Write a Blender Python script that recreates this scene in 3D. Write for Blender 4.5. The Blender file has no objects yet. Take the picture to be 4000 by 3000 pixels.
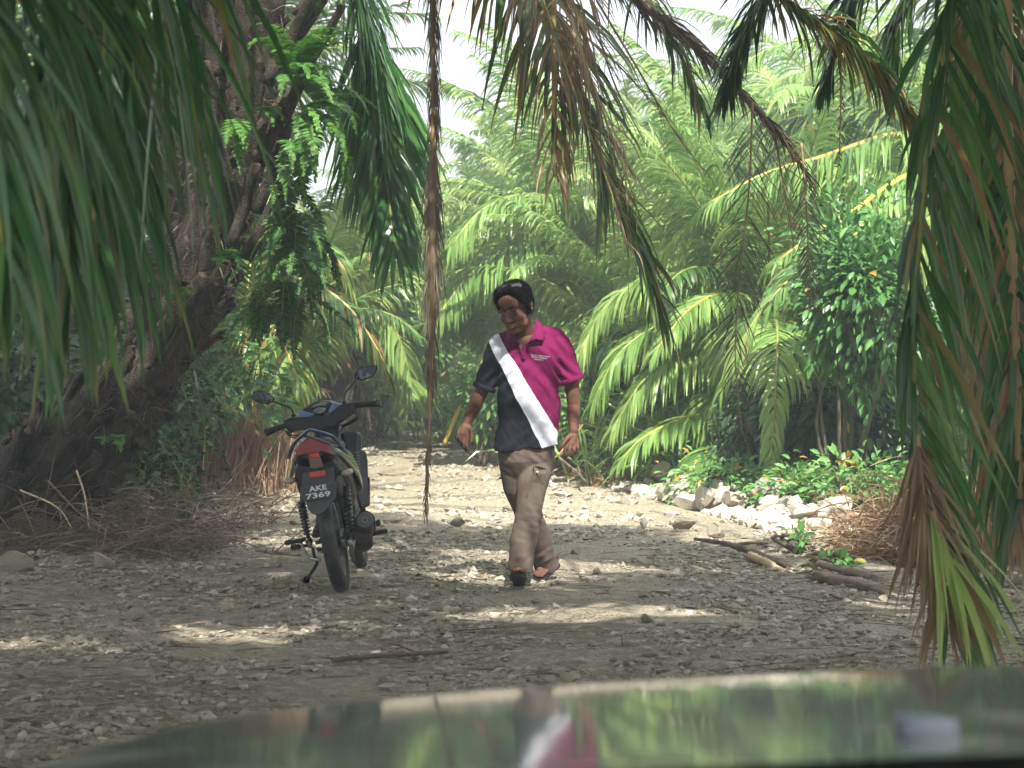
import bpy, math, random
import numpy as np
from mathutils import Vector, Matrix, Euler, noise as mnoise

# ------------------------------------------------------------------ camera, world, sun, exposure
S = bpy.context.scene
C = S.collection
FPX = 7788.0          # focal length in pixels of the 4000 px wide photograph
CH = 1.25             # camera height
cam = bpy.data.cameras.new('camera'); camo = bpy.data.objects.new('camera', cam); C.objects.link(camo)
cam.sensor_width = 36; cam.lens = FPX / 4000 * 36
camo.location = (0, 0, CH); camo.rotation_euler = (math.radians(90), 0, 0)
cam.shift_y = -85 / 4000
cam.clip_start = 0.05; cam.clip_end = 2000
cam.dof.use_dof = True; cam.dof.focus_distance = 11.5; cam.dof.aperture_fstop = 6.0
S.camera = camo

SUN_EL, SUN_AZ = math.radians(52), math.radians(11)      # behind the camera and to its right
SUN = np.array([math.sin(SUN_AZ) * math.cos(SUN_EL), -math.cos(SUN_AZ) * math.cos(SUN_EL), math.sin(SUN_EL)])
w = bpy.data.worlds.new('World'); S.world = w; w.use_nodes = True
nt = w.node_tree; nt.nodes.clear()
out = nt.nodes.new('ShaderNodeOutputWorld'); bg = nt.nodes.new('ShaderNodeBackground')
sky = nt.nodes.new('ShaderNodeTexSky'); sky.sky_type = 'NISHITA'; sky.sun_disc = False
sky.sun_elevation = SUN_EL; sky.sun_rotation = math.atan2(SUN[0], SUN[1]); sky.air_density = 1.2; sky.dust_density = 4
mix = nt.nodes.new('ShaderNodeMix'); mix.data_type = 'RGBA'
cl = nt.nodes.new('ShaderNodeTexNoise'); cl.inputs['Scale'].default_value = 2.2; cl.inputs['Detail'].default_value = 6
tc = nt.nodes.new('ShaderNodeTexCoord'); cr = nt.nodes.new('ShaderNodeMapRange')
cr.inputs[1].default_value = 0.25; cr.inputs[2].default_value = 0.55; cr.inputs[3].default_value = 0.55; cr.inputs[4].default_value = 1.0
nt.links.new(tc.outputs['Generated'], cl.inputs['Vector']); nt.links.new(cl.outputs[0], cr.inputs[0])
nt.links.new(cr.outputs[0], mix.inputs[0]); nt.links.new(sky.outputs[0], mix.inputs[6])
mix.inputs[7].default_value = (7.5, 7.9, 8.4, 1)         # bright thin cloud
nt.links.new(mix.outputs[2], bg.inputs[0]); bg.inputs[1].default_value = 0.10
nt.links.new(bg.outputs[0], out.inputs[0])
sl = bpy.data.lights.new('sun', 'SUN'); sl.energy = 4.8; sl.angle = math.radians(0.6); sl.color = (1, 0.955, 0.87)
so = bpy.data.objects.new('sun', sl); C.objects.link(so)
so.rotation_euler = Vector(SUN.tolist()).to_track_quat('Z', 'Y').to_euler()
S.view_settings.view_transform = 'Standard'; S.view_settings.look = 'None'
S.view_settings.exposure = 1.22; S.view_settings.gamma = 1
S.render.engine = 'CYCLES'
S.cycles.max_bounces = 6; S.cycles.diffuse_bounces = 3; S.cycles.glossy_bounces = 3; S.cycles.transmission_bounces = 4
S.cycles.transparent_max_bounces = 4; S.cycles.volume_bounces = 0; S.cycles.caustics_reflective = False; S.cycles.caustics_refractive = False

R = random.Random(7)
rng = np.random.default_rng(11)
rad = math.radians

def P(u, v, Y):
    """photograph pixel -> point at distance Y"""
    return np.array([(u - 2000) / FPX * Y, Y, CH - (v - 1415) / FPX * Y])

# ------------------------------------------------------------------ materials
def mat(name, col, rough=0.6, metal=0.0, spec=0.5, coat=0.0, bump=0.0, bscale=40, vary=0.0, vscale=8, col2=None, trans=0.0, sheen=0.0):
    m = bpy.data.materials.new(name); m.use_nodes = True
    n = m.node_tree.nodes; l = m.node_tree.links
    b = n['Principled BSDF']
    b.inputs['Base Color'].default_value = (*col, 1)
    b.inputs['Roughness'].default_value = rough; b.inputs['Metallic'].default_value = metal
    b.inputs['Specular IOR Level'].default_value = spec; b.inputs['Coat Weight'].default_value = coat
    b.inputs['Coat Roughness'].default_value = 0.03
    if sheen: b.inputs['Sheen Weight'].default_value = sheen
    if trans: b.inputs['Transmission Weight'].default_value = trans
    tc = n.new('ShaderNodeTexCoord')
    if vary or col2:
        no = n.new('ShaderNodeTexNoise'); no.inputs['Scale'].default_value = vscale; no.inputs['Detail'].default_value = 6
        l.new(tc.outputs['Object'], no.inputs['Vector'])
        cr = n.new('ShaderNodeValToRGB'); cr.color_ramp.elements[0].position = 0.35; cr.color_ramp.elements[1].position = 0.65
        a = [c * (1 - vary) for c in col]; bb = col2 if col2 else [min(1, c * (1 + vary)) for c in col]
        cr.color_ramp.elements[0].color = (*a, 1); cr.color_ramp.elements[1].color = (*bb, 1)
        l.new(no.outputs[0], cr.inputs[0]); l.new(cr.outputs[0], b.inputs['Base Color'])
    if bump:
        no2 = n.new('ShaderNodeTexNoise'); no2.inputs['Scale'].default_value = bscale; no2.inputs['Detail'].default_value = 8
        l.new(tc.outputs['Object'], no2.inputs['Vector'])
        bp = n.new('ShaderNodeBump'); bp.inputs['Strength'].default_value = bump; bp.inputs['Distance'].default_value = 0.02
        l.new(no2.outputs[0], bp.inputs['Height']); l.new(bp.outputs[0], b.inputs['Normal'])
    return m

def leafmat(name, dark, mid, light, dry=(0.32, 0.20, 0.10), rough=0.42, transl=0.35, spec=0.5, objvar=0.35):
    """leaf: colour from the leaflet's own 'tint' (0..1) and 'dry' (0..1) attributes"""
    m = bpy.data.materials.new(name); m.use_nodes = True
    n = m.node_tree.nodes; l = m.node_tree.links; b = n['Principled BSDF']; o = n['Material Output']
    at = n.new('ShaderNodeAttribute'); at.attribute_name = 'tint'
    ad = n.new('ShaderNodeAttribute'); ad.attribute_name = 'dry'
    oi = n.new('ShaderNodeObjectInfo')
    ma = n.new('ShaderNodeMath'); ma.operation = 'MULTIPLY_ADD'; ma.inputs[1].default_value = objvar; ma.inputs[2].default_value = -objvar / 2
    l.new(oi.outputs['Random'], ma.inputs[0])
    ad2 = n.new('ShaderNodeMath'); ad2.operation = 'ADD'; ad2.use_clamp = True
    l.new(ma.outputs[0], ad2.inputs[0]); l.new(at.outputs['Fac'], ad2.inputs[1])
    cr = n.new('ShaderNodeValToRGB'); e = cr.color_ramp.elements
    e[0].color = (*dark, 1); e[1].color = (*light, 1); x = e.new(0.5); x.color = (*mid, 1)
    l.new(ad2.outputs[0], cr.inputs[0])
    mx = n.new('ShaderNodeMix'); mx.data_type = 'RGBA'
    l.new(ad.outputs['Fac'], mx.inputs[0]); l.new(cr.outputs[0], mx.inputs[6])
    dr = n.new('ShaderNodeValToRGB'); q = dr.color_ramp.elements
    q[0].color = (min(1, dry[0] * 1.25), dry[1] * 1.05, dry[2] * 0.5, 1); q[1].color = (*dry, 1)
    l.new(at.outputs['Fac'], dr.inputs[0]); l.new(dr.outputs[0], mx.inputs[7])
    l.new(mx.outputs[2], b.inputs['Base Color'])
    b.inputs['Roughness'].default_value = rough; b.inputs['Specular IOR Level'].default_value = spec
    tr = n.new('ShaderNodeBsdfTranslucent'); l.new(mx.outputs[2], tr.inputs[0])
    ms = n.new('ShaderNodeMixShader'); ms.inputs[0].default_value = transl
    l.new(b.outputs[0], ms.inputs[1]); l.new(tr.outputs[0], ms.inputs[2]); l.new(ms.outputs[0], o.inputs['Surface'])
    return m

M = {}
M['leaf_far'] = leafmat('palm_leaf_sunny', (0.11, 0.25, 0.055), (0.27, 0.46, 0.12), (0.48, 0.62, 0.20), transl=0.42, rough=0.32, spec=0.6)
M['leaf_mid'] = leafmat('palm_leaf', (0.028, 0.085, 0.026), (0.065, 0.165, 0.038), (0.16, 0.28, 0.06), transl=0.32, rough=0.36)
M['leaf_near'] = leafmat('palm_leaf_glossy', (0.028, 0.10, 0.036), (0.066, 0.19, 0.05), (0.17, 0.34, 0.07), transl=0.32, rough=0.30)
M['leaf_dead'] = leafmat('palm_leaf_dead', (0.095, 0.072, 0.052), (0.19, 0.145, 0.105), (0.34, 0.265, 0.19), transl=0.2, rough=0.7, dry=(0.3, 0.19, 0.11))
M['leaf_tan'] = leafmat('palm_leaf_tan', (0.22, 0.15, 0.085), (0.36, 0.25, 0.14), (0.52, 0.40, 0.24), transl=0.22, rough=0.6, dry=(0.42, 0.24, 0.11))
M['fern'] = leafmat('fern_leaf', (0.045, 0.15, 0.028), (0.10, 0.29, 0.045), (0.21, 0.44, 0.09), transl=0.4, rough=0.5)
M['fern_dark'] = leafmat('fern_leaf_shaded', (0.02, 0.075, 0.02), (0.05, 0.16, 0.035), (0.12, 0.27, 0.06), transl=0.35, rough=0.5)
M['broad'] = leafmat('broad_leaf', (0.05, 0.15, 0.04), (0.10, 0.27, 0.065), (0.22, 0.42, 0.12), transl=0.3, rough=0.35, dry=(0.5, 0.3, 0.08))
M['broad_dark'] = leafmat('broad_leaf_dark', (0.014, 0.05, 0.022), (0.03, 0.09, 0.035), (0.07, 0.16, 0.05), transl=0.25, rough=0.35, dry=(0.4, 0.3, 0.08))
M['straw'] = leafmat('dry_straw', (0.26, 0.15, 0.08), (0.40, 0.26, 0.15), (0.55, 0.42, 0.27), transl=0.15, rough=0.7)
M['rachis_yellow'] = mat('rachis_yellow', (0.46, 0.36, 0.05), 0.45, vary=0.25, vscale=3)
M['rachis_green'] = mat('rachis_green', (0.22, 0.30, 0.05), 0.4, vary=0.3, vscale=4, col2=(0.36, 0.36, 0.08))
M['rachis_dry'] = mat('rachis_dry', (0.30, 0.20, 0.10), 0.6, vary=0.3, vscale=5, bump=0.3, bscale=30)
M['rachis_tan'] = mat('rachis_tan', (0.50, 0.36, 0.15), 0.55, vary=0.2, vscale=6)
M['bark'] = mat('palm_bark', (0.026, 0.020, 0.013), 0.95, vary=0.45, vscale=5, col2=(0.058, 0.046, 0.031), bump=1.0, bscale=70)
M['bark_stub'] = mat('frond_base', (0.034, 0.026, 0.017), 0.9, vary=0.5, vscale=7, col2=(0.080, 0.063, 0.043), bump=1.0, bscale=80)
M['wood'] = mat('dead_wood', (0.17, 0.125, 0.085), 0.85, vary=0.4, vscale=10, bump=0.7, bscale=30)
M['stick_light'] = mat('peeled_stick', (0.5, 0.36, 0.2), 0.6, vary=0.2, vscale=9)
M['stem'] = mat('stem', (0.10, 0.085, 0.05), 0.8, vary=0.3)

# ------------------------------------------------------------------ object helpers
def tag(o, label=None, cat=None, group=None, kind=None):
    if label: o['label'] = label
    if cat: o['category'] = cat
    if group: o['group'] = group
    if kind: o['kind'] = kind
    return o

def empty(name, loc, label, cat, group=None, rot=(0, 0, 0)):
    o = bpy.data.objects.new(name, None); C.objects.link(o); o.location = [float(x) for x in loc]; o.rotation_euler = rot
    o.empty_display_size = 0.1
    return tag(o, label, cat, group)

class G:
    """collects vertices / polygons and links them as ONE mesh object"""
    def __init__(s): s.v = []; s.f = []; s.m = []; s.n = 0; s.t = []; s.d = []; s.sm = []
    def add(s, V, F, mi=0, tint=0.5, dry=0.0, smooth=True):
        V = np.asarray(V, float).reshape(-1, 3); k = len(V)
        s.v.append(V)
        s.t.append(np.broadcast_to(np.asarray(tint, float), (k,))); s.d.append(np.broadcast_to(np.asarray(dry, float), (k,)))
        if isinstance(F, np.ndarray): s.f.append(F + s.n); s.m.append(np.full(len(F), mi)); s.sm.append(np.full(len(F), smooth))
        else:
            for q in F: s.f.append(np.array([q]) + s.n)
            s.m.append(np.full(len(F), mi)); s.sm.append(np.full(len(F), smooth))
        s.n += k
        return s
    def mesh(s, name, mats, off=None, attrs=False):
        V = np.concatenate(s.v) if s.v else np.zeros((0, 3))
        if off is not None: V = V - np.asarray(off)
        me = bpy.data.meshes.new(name)
        me.vertices.add(len(V)); me.vertices.foreach_set('co', V.astype(np.float32).ravel())
        idx = np.concatenate([f.ravel() for f in s.f]).astype(np.int32)
        cnt = np.concatenate([np.full(len(f), f.shape[1]) for f in s.f]).astype(np.int32)
        st = np.concatenate([[0], np.cumsum(cnt)[:-1]]).astype(np.int32)
        me.loops.add(len(idx)); me.loops.foreach_set('vertex_index', idx)
        me.polygons.add(len(cnt)); me.polygons.foreach_set('loop_start', st)
        me.polygons.foreach_set('material_index', np.concatenate(s.m).astype(np.int32))
        me.polygons.foreach_set('use_smooth', np.concatenate(s.sm).astype(bool))
        for m in (mats if isinstance(mats, (list, tuple)) else [mats]): me.materials.append(m)
        if attrs:
            a = me.attributes.new('tint', 'FLOAT', 'POINT'); a.data.foreach_set('value', np.concatenate(s.t).astype(np.float32))
            a = me.attributes.new('dry', 'FLOAT', 'POINT'); a.data.foreach_set('value', np.concatenate(s.d).astype(np.float32))
        me.update(calc_edges=True); me.validate()
        return me
    def build(s, name, mats, parent=None, off=None, attrs=False, **kw):
        o = bpy.data.objects.new(name, s.mesh(name, mats, off, attrs)); C.objects.link(o)
        if parent is not None: o.parent = parent
        elif off is not None: o.location = [float(x) for x in off]
        return tag(o, **kw) if kw else o

def nrm(a):
    a = np.asarray(a, float); return a / np.maximum(np.linalg.norm(a, axis=-1, keepdims=True), 1e-9)

def curve(pts, n=24):
    """Catmull-Rom through pts"""
    p = np.asarray(pts, float); p = np.vstack([2 * p[0] - p[1], p, 2 * p[-1] - p[-2]])
    o = []; seg = len(p) - 3
    for t in np.linspace(0, seg - 1e-6, n):
        i = int(t); u = t - i; a, b, c, d = p[i:i + 4]
        o.append(0.5 * ((2 * b) + (c - a) * u + (2 * a - 5 * b + 4 * c - d) * u * u + (3 * b - a - 3 * c + d) * u ** 3))
    return np.array(o)

def tube(g, pts, rads, k=8, mi=0, caps=True, flat=1.0, tint=0.5, dry=0.0, upv=(0, 0, 1)):
    p = np.asarray(pts, float); n = len(p); r = np.broadcast_to(np.asarray(rads, float), (n,))
    T = nrm(np.gradient(p, axis=0)); V = []
    ref = np.array(upv, float)
    A = np.cross(T, ref); bad = np.linalg.norm(A, axis=1) < 0.1
    A[bad] = np.cross(T[bad], [1, 0, 0]); A = nrm(A)
    for i in range(1, n):
        if A[i] @ A[i - 1] < 0: A[i] = -A[i]
    B = nrm(np.cross(T, A)); ang = np.arange(k) * 2 * math.pi / k
    for i in range(n):
        V.append(p[i] + r[i] * (np.cos(ang)[:, None] * A[i] + flat * np.sin(ang)[:, None] * B[i]))
    V = np.concatenate(V); F = []
    i, j = np.meshgrid(np.arange(n - 1), np.arange(k), indexing='ij'); i = i.ravel(); j = j.ravel(); j2 = (j + 1) % k
    F = np.stack([i * k + j, i * k + j2, (i + 1) * k + j2, (i + 1) * k + j], 1)
    g.add(V, F, mi, tint, dry)
    if caps:
        g.f.append(np.array([list(range(k))[::-1]]) + g.n - n * k); g.f.append(np.array([list(range((n - 1) * k, n * k))]) + g.n - n * k)
        g.m.append(np.full(2, mi)); g.sm.append(np.full(2, False))
    return g

def loft(g, rings, mi=0, smooth=True):
    """rings: list of (k,3) arrays, closed and capped"""
    k = len(rings[0]); n = len(rings); V = np.concatenate(rings)
    i, j = np.meshgrid(np.arange(n - 1), np.arange(k), indexing='ij'); i = i.ravel(); j = j.ravel(); j2 = (j + 1) % k
    g.add(V, np.stack([i * k + j, i * k + j2, (i + 1) * k + j2, (i + 1) * k + j], 1), mi, smooth=smooth)
    g.f.append(np.array([list(range(k))[::-1]]) + g.n - n * k); g.f.append(np.array([list(range((n - 1) * k, n * k))]) + g.n - n * k)
    g.m.append(np.full(2, mi)); g.sm.append(np.full(2, False))
    return g

def sring(c, ax, ay, e=2.0, k=24):
    a = np.arange(k) * 2 * math.pi / k; ca, sa = np.cos(a), np.sin(a)
    return np.asarray(c) + np.sign(ca)[:, None] * (np.abs(ca) ** (2 / e))[:, None] * np.asarray(ax) + np.sign(sa)[:, None] * (np.abs(sa) ** (2 / e))[:, None] * np.asarray(ay)

def ico(sub=1):
    import bmesh
    b = bmesh.new(); bmesh.ops.create_icosphere(b, subdivisions=sub, radius=1)
    V = np.array([v.co[:] for v in b.verts]); F = np.array([[v.index for v in f.verts] for f in b.faces]); b.free()
    return V, F
ICO0, ICO1, ICO3 = ico(1), ico(2), ico(3)

def ell(g, c, r, rot=None, mi=0, src=None):
    V, F = src or ICO1; V = V * np.asarray(r)
    if rot is not None: V = V @ np.array(Euler(rot).to_matrix()).T
    g.add(V + np.asarray(c), F, mi); return g

def caps(g, a, b, ra, rb, mi=0, n=16):
    """tapered capsule from a to b"""
    a = np.asarray(a, float); b = np.asarray(b, float); T = nrm(b - a)
    s = np.cross(T, [0.3, 0.5, 0.81]); s = nrm(s); t = np.cross(T, s); rings = []
    for q in (-1, -.8, -.5, -.2, 0): rings.append(sring(a + T * q * ra, s * ra * math.sqrt(max(1e-4, 1 - q * q)), t * ra * math.sqrt(max(1e-4, 1 - q * q)), 2, n))
    for q in (0, .2, .5, .8, 1): rings.append(sring(b + T * q * rb, s * rb * math.sqrt(max(1e-4, 1 - q * q)), t * rb * math.sqrt(max(1e-4, 1 - q * q)), 2, n))
    return loft(g, rings, mi)

def box(g, c, s, rot=None, mi=0, bev=0.0):
    c = np.asarray(c, float); h = np.asarray(s, float) / 2
    b = min(bev, h.min() * 0.9)
    if b <= 0:
        V = np.array([[x, y, z] for z in (-1, 1) for x, y in ((-1, -1), (1, -1), (1, 1), (-1, 1))]) * h
        F = np.array([[3, 2, 1, 0], [4, 5, 6, 7], [0, 1, 5, 4], [1, 2, 6, 5], [2, 3, 7, 6], [3, 0, 4, 7]])
        if rot is not None: V = V @ np.array(Euler(rot).to_matrix()).T
        g.add(V + c, F, mi, smooth=False); return g
    def rr(z, ins):
        o = []
        for sx, sy, a0 in ((1, 1, 0), (-1, 1, 90), (-1, -1, 180), (1, -1, 270)):
            for a in (0, 45, 90):
                o.append([sx * (h[0] - b) + (b - ins) * math.cos(rad(a0 + a)), sy * (h[1] - b) + (b - ins) * math.sin(rad(a0 + a)), z])
        return np.array(o)
    rings = [rr(-h[2], b * 0.9), rr(-h[2] + b * .3, b * .3), rr(-h[2] + b, 0), rr(h[2] - b, 0), rr(h[2] - b * .3, b * .3), rr(h[2], b * 0.9)]
    if rot is not None: rings = [r @ np.array(Euler(rot).to_matrix()).T for r in rings]
    loft(g, [r + c for r in rings], mi); return g

def prism(g, front, back, mi=0, bev=0.12):
    """solid between two matching outlines, edges eased"""
    f = np.asarray(front, float); b = np.asarray(back, float); cf = f.mean(0); cb = b.mean(0)
    rings = [f + (cf - f) * bev, f + (cf - f) * bev * .3 + (b - f) * .08, f + (b - f) * .25, b + (f - b) * .1, b + (cb - b) * bev]
    k = len(f); n = len(rings); V = np.concatenate(rings)
    i, j = np.meshgrid(np.arange(n - 1), np.arange(k), indexing='ij'); i = i.ravel(); j = j.ravel(); j2 = (j + 1) % k
    g.add(V, np.stack([i * k + j, i * k + j2, (i + 1) * k + j2, (i + 1) * k + j], 1), mi, smooth=False)
    g.f.append(np.array([list(range(k))[::-1]]) + g.n - n * k); g.f.append(np.array([list(range((n - 1) * k, n * k))]) + g.n - n * k)
    g.m.append(np.full(2, mi)); g.sm.append(np.full(2, False)); return g

def lathe(g, prof, axis='x', k=40, c=(0, 0, 0), mi=0, closed=False):
    """prof: (radius, along) pairs round an axis"""
    a = np.arange(k) * 2 * math.pi / k; rings = []
    for r, h in prof:
        if axis == 'x': rings.append(np.stack([np.full(k, h), r * np.cos(a), r * np.sin(a)], 1))
        elif axis == 'y': rings.append(np.stack([r * np.cos(a), np.full(k, h), r * np.sin(a)], 1))
        else: rings.append(np.stack([r * np.cos(a), r * np.sin(a), np.full(k, h)], 1))
    n = len(rings); V = np.concatenate(rings) + np.asarray(c)
    m = n if closed else n - 1
    i, j = np.meshgrid(np.arange(m), np.arange(k), indexing='ij'); i = i.ravel(); j = j.ravel(); j2 = (j + 1) % k; i2 = (i + 1) % n
    g.add(V, np.stack([i * k + j, i * k + j2, i2 * k + j2, i2 * k + j], 1), mi)
    if not closed:
        g.f.append(np.array([list(range(k))[::-1]]) + g.n - n * k); g.f.append(np.array([list(range((n - 1) * k, n * k))]) + g.n - n * k)
        g.m.append(np.full(2, mi)); g.sm.append(np.full(2, False))
    return g

# ------------------------------------------------------------------ leaves
def strips(g, B, D, N, L, W, grav=0.5, seg=4, fold=0.0, mi=0, tint=None, dry=None, prof=None, tipdry=0.0, twist=0.0, r=rng):
    """many leaf blades at once: base B, direction D, face normal N, length L, width W"""
    B = np.asarray(B, float); n = len(B)
    if n == 0: return
    D = nrm(D); L = np.broadcast_to(L, (n,)); W = np.broadcast_to(W, (n,)); grav = np.broadcast_to(grav, (n,))
    prof = prof or {3: (.55, 1, .7, .03), 4: (.5, .95, 1, .62, .03), 5: (.45, .9, 1, .85, .5, .02), 6: (.4, .85, 1, .95, .75, .42, .02)}[seg]
    cols = 3 if fold else 2; p = B.copy(); d = D.copy(); V = np.zeros((n, seg + 1, cols, 3))
    for j in range(seg + 1):
        wv = nrm(np.cross(d, N)); nv = nrm(np.cross(wv, d))
        if twist:
            a = twist * j / seg; wv = wv * math.cos(a) + nv * math.sin(a)
        hw = (W * prof[j] / 2)[:, None]
        if fold:
            V[:, j, 0] = p - wv * hw + nv * hw * fold; V[:, j, 1] = p; V[:, j, 2] = p + wv * hw + nv * hw * fold
        else:
            V[:, j, 0] = p - wv * hw; V[:, j, 1] = p + wv * hw
        p = p + d * (L / seg)[:, None]
        d = nrm(d + np.array([0, 0, -1.0]) * (grav / seg * (0.6 + j * 0.35))[:, None])
    per = (seg + 1) * cols; F = []
    for j in range(seg):
        for c in range(cols - 1): F.append([j * cols + c, j * cols + c + 1, (j + 1) * cols + c + 1, (j + 1) * cols + c])
    F = np.array(F); FF = (np.arange(n)[:, None, None] * per + F[None]).reshape(-1, 4)
    tint = r.random(n) if tint is None else np.broadcast_to(tint, (n,))
    dry = np.zeros(n) if dry is None else np.broadcast_to(dry, (n,))
    tt = np.repeat(tint, per)
    if fold: tt = tt + np.tile(np.array([-.06, .22, -.10]), n * (seg + 1)) + r.normal(0, .07, len(tt))
    s = np.tile(np.repeat(np.arange(seg + 1) / seg, cols), n)
    tdv = np.repeat(np.clip(r.normal(tipdry, 0.35 * (tipdry > 0), n), 0, 1), per)
    dd = np.clip(np.repeat(dry, per) + np.clip((s - 0.55) * 2.2, 0, 1) * tdv, 0, 1)
    g.add(V.reshape(-1, 3), FF, mi, tt, dd)

def frond(g, pts, n=70, L=0.9, W=0.045, t0=0.18, grav=0.9, seg=4, fold=0.0, mi=0, rmi=1, rr=(0.035, 0.006), up=0.35, ang=(65, 25),
          miss=0.0, dryp=0.0, tipdry=0.0, tint=(0.5, 0.22), sides=(1, -1), r=rng, rk=6, keep=None, plane=None, tipdrop=0.25, Lmin=0.35, spread=0.25, nj=0.35, rachis=True, gravT=0.0, flat=1):
    """a pinnate palm frond along the curve pts"""
    c = curve(pts, 40); seglen = np.linalg.norm(np.diff(c, axis=0), axis=1); acc = np.concatenate([[0], np.cumsum(seglen)]); tot = acc[-1]
    if rachis: tube(g, c[:], np.linspace(rr[0], rr[1], len(c)), rk, rmi, flat=flat)
    T = nrm(np.gradient(c, axis=0))
    for sd in sides:
        t = np.clip(np.linspace(t0, 1, n) + r.normal(0, 0.3 / n, n), t0, 1)
        k = r.random(n) > miss; t = t[k]; m = len(t)
        s = t * tot
        B = np.stack([np.interp(s, acc, c[:, i]) for i in range(3)], 1); TT = nrm(np.stack([np.interp(s, acc, T[:, i]) for i in range(3)], 1))
        ref = np.array([0, 0, 1.0]) if plane is None else np.asarray(plane, float)
        Sd = np.cross(TT, ref); ln = np.linalg.norm(Sd, axis=1)
        Sd[ln < 0.15] = np.cross(TT[ln < 0.15], [0.0, 1.0, 0.1]); Sd = nrm(Sd) * sd
        U = nrm(np.cross(Sd, TT)) * sd
        q = (t - t0) / (1 - t0)
        a = np.radians(ang[0] + (ang[1] - ang[0]) * q + r.normal(0, 6, m))
        upk = up * np.where(np.arange(m) % 2, 1, -0.15) + r.normal(0, spread, m)
        D = TT * np.cos(a)[:, None] + Sd * np.sin(a)[:, None] + U * upk[:, None]
        Lp = L * (Lmin + (1 - Lmin) * np.sin(np.clip(q * 1.15 + 0.18, 0, 1) * math.pi) ** 0.6) * r.uniform(0.85, 1.1, m)
        Lp *= np.where(q > 0.9, 1 - tipdrop, 1)
        Nn = U + nj * r.normal(0, 1, (m, 3))
        dr = (r.random(m) < dryp) * r.uniform(0.5, 1, m)
        gr = grav * r.uniform(0.7, 1.3, m)
        tn = np.clip(r.normal(tint[0], tint[1], m), 0, 1)
        if keep is not None:
            kk = keep(B + D * Lp[:, None] * 0.5); B, D, Nn, Lp, dr, gr, tn = B[kk], D[kk], Nn[kk], Lp[kk], dr[kk], gr[kk], tn[kk]; m = len(B)
        strips(g, B, D, Nn, Lp, W * r.uniform(0.8, 1.15, m), gr, seg, fold, mi, tn, dr, tipdry=tipdry, r=r)
    return g

# ================================================================== SETTING
def ramp(n, els):
    cr = n.new('ShaderNodeValToRGB'); e = cr.color_ramp.elements
    while len(e) < len(els): e.new(0.5)
    for i, (p, c) in enumerate(els): e[i].position = p; e[i].color = (*c, 1)
    return cr
def ground_mat(name, c1, c2, c3, s1=0.6, s2=14, bump=0.9):
    m = bpy.data.materials.new(name); m.use_nodes = True; n = m.node_tree.nodes; l = m.node_tree.links; b = n['Principled BSDF']
    tc = n.new('ShaderNodeTexCoord')
    a = n.new('ShaderNodeTexNoise'); a.inputs['Scale'].default_value = s1; a.inputs['Detail'].default_value = 8; l.new(tc.outputs['Object'], a.inputs['Vector'])
    d = n.new('ShaderNodeTexNoise'); d.inputs['Scale'].default_value = s2; d.inputs['Detail'].default_value = 10; d.inputs['Roughness'].default_value = 0.7; l.new(tc.outputs['Object'], d.inputs['Vector'])
    vo = n.new('ShaderNodeTexVoronoi'); vo.inputs['Scale'].default_value = s2 * 3.5; l.new(tc.outputs['Object'], vo.inputs['Vector'])
    r1 = ramp(n, [(0.35, c1), (0.62, c2)]); l.new(a.outputs[0], r1.inputs[0])
    mx = n.new('ShaderNodeMix'); mx.data_type = 'RGBA'; r2 = n.new('ShaderNodeMapRange'); r2.inputs[1].default_value = 0.48; r2.inputs[2].default_value = 0.66
    l.new(d.outputs[0], r2.inputs[0]); l.new(r2.outputs[0], mx.inputs[0]); l.new(r1.outputs[0], mx.inputs[6]); mx.inputs[7].default_value = (*c3, 1)
    l.new(mx.outputs[2], b.inputs['Base Color']); b.inputs['Roughness'].default_value = 0.95; b.inputs['Specular IOR Level'].default_value = 0.2
    if name.startswith('crushed'):      # sunlit brightness of the farther stretch put into the road colour
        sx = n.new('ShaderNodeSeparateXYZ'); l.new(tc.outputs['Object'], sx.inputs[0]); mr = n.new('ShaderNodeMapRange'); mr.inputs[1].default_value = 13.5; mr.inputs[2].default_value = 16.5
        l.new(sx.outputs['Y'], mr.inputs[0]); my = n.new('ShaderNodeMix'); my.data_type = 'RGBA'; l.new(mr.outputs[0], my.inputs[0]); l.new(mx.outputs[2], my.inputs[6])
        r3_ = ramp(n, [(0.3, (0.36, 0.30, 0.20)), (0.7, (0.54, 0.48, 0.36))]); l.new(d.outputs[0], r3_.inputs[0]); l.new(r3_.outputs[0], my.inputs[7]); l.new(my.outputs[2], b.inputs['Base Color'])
    ad = n.new('ShaderNodeMath'); ad.operation = 'ADD'; l.new(d.outputs[0], ad.inputs[0]); l.new(vo.outputs['Distance'], ad.inputs[1])
    bp = n.new('ShaderNodeBump'); bp.inputs['Strength'].default_value = bump; bp.inputs['Distance'].default_value = 0.03
    l.new(ad.outputs[0], bp.inputs['Height']); l.new(bp.outputs[0], b.inputs['Normal']); return m
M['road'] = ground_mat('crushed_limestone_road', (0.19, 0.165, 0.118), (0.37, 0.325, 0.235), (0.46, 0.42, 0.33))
M['soil'] = ground_mat('forest_soil', (0.05, 0.055, 0.03), (0.12, 0.095, 0.05), (0.08, 0.11, 0.04), 0.4, 5)
M['mound'] = ground_mat('debris_soil', (0.06, 0.048, 0.035), (0.13, 0.10, 0.07), (0.17, 0.14, 0.10), 1.5, 14, 1.0)
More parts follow.
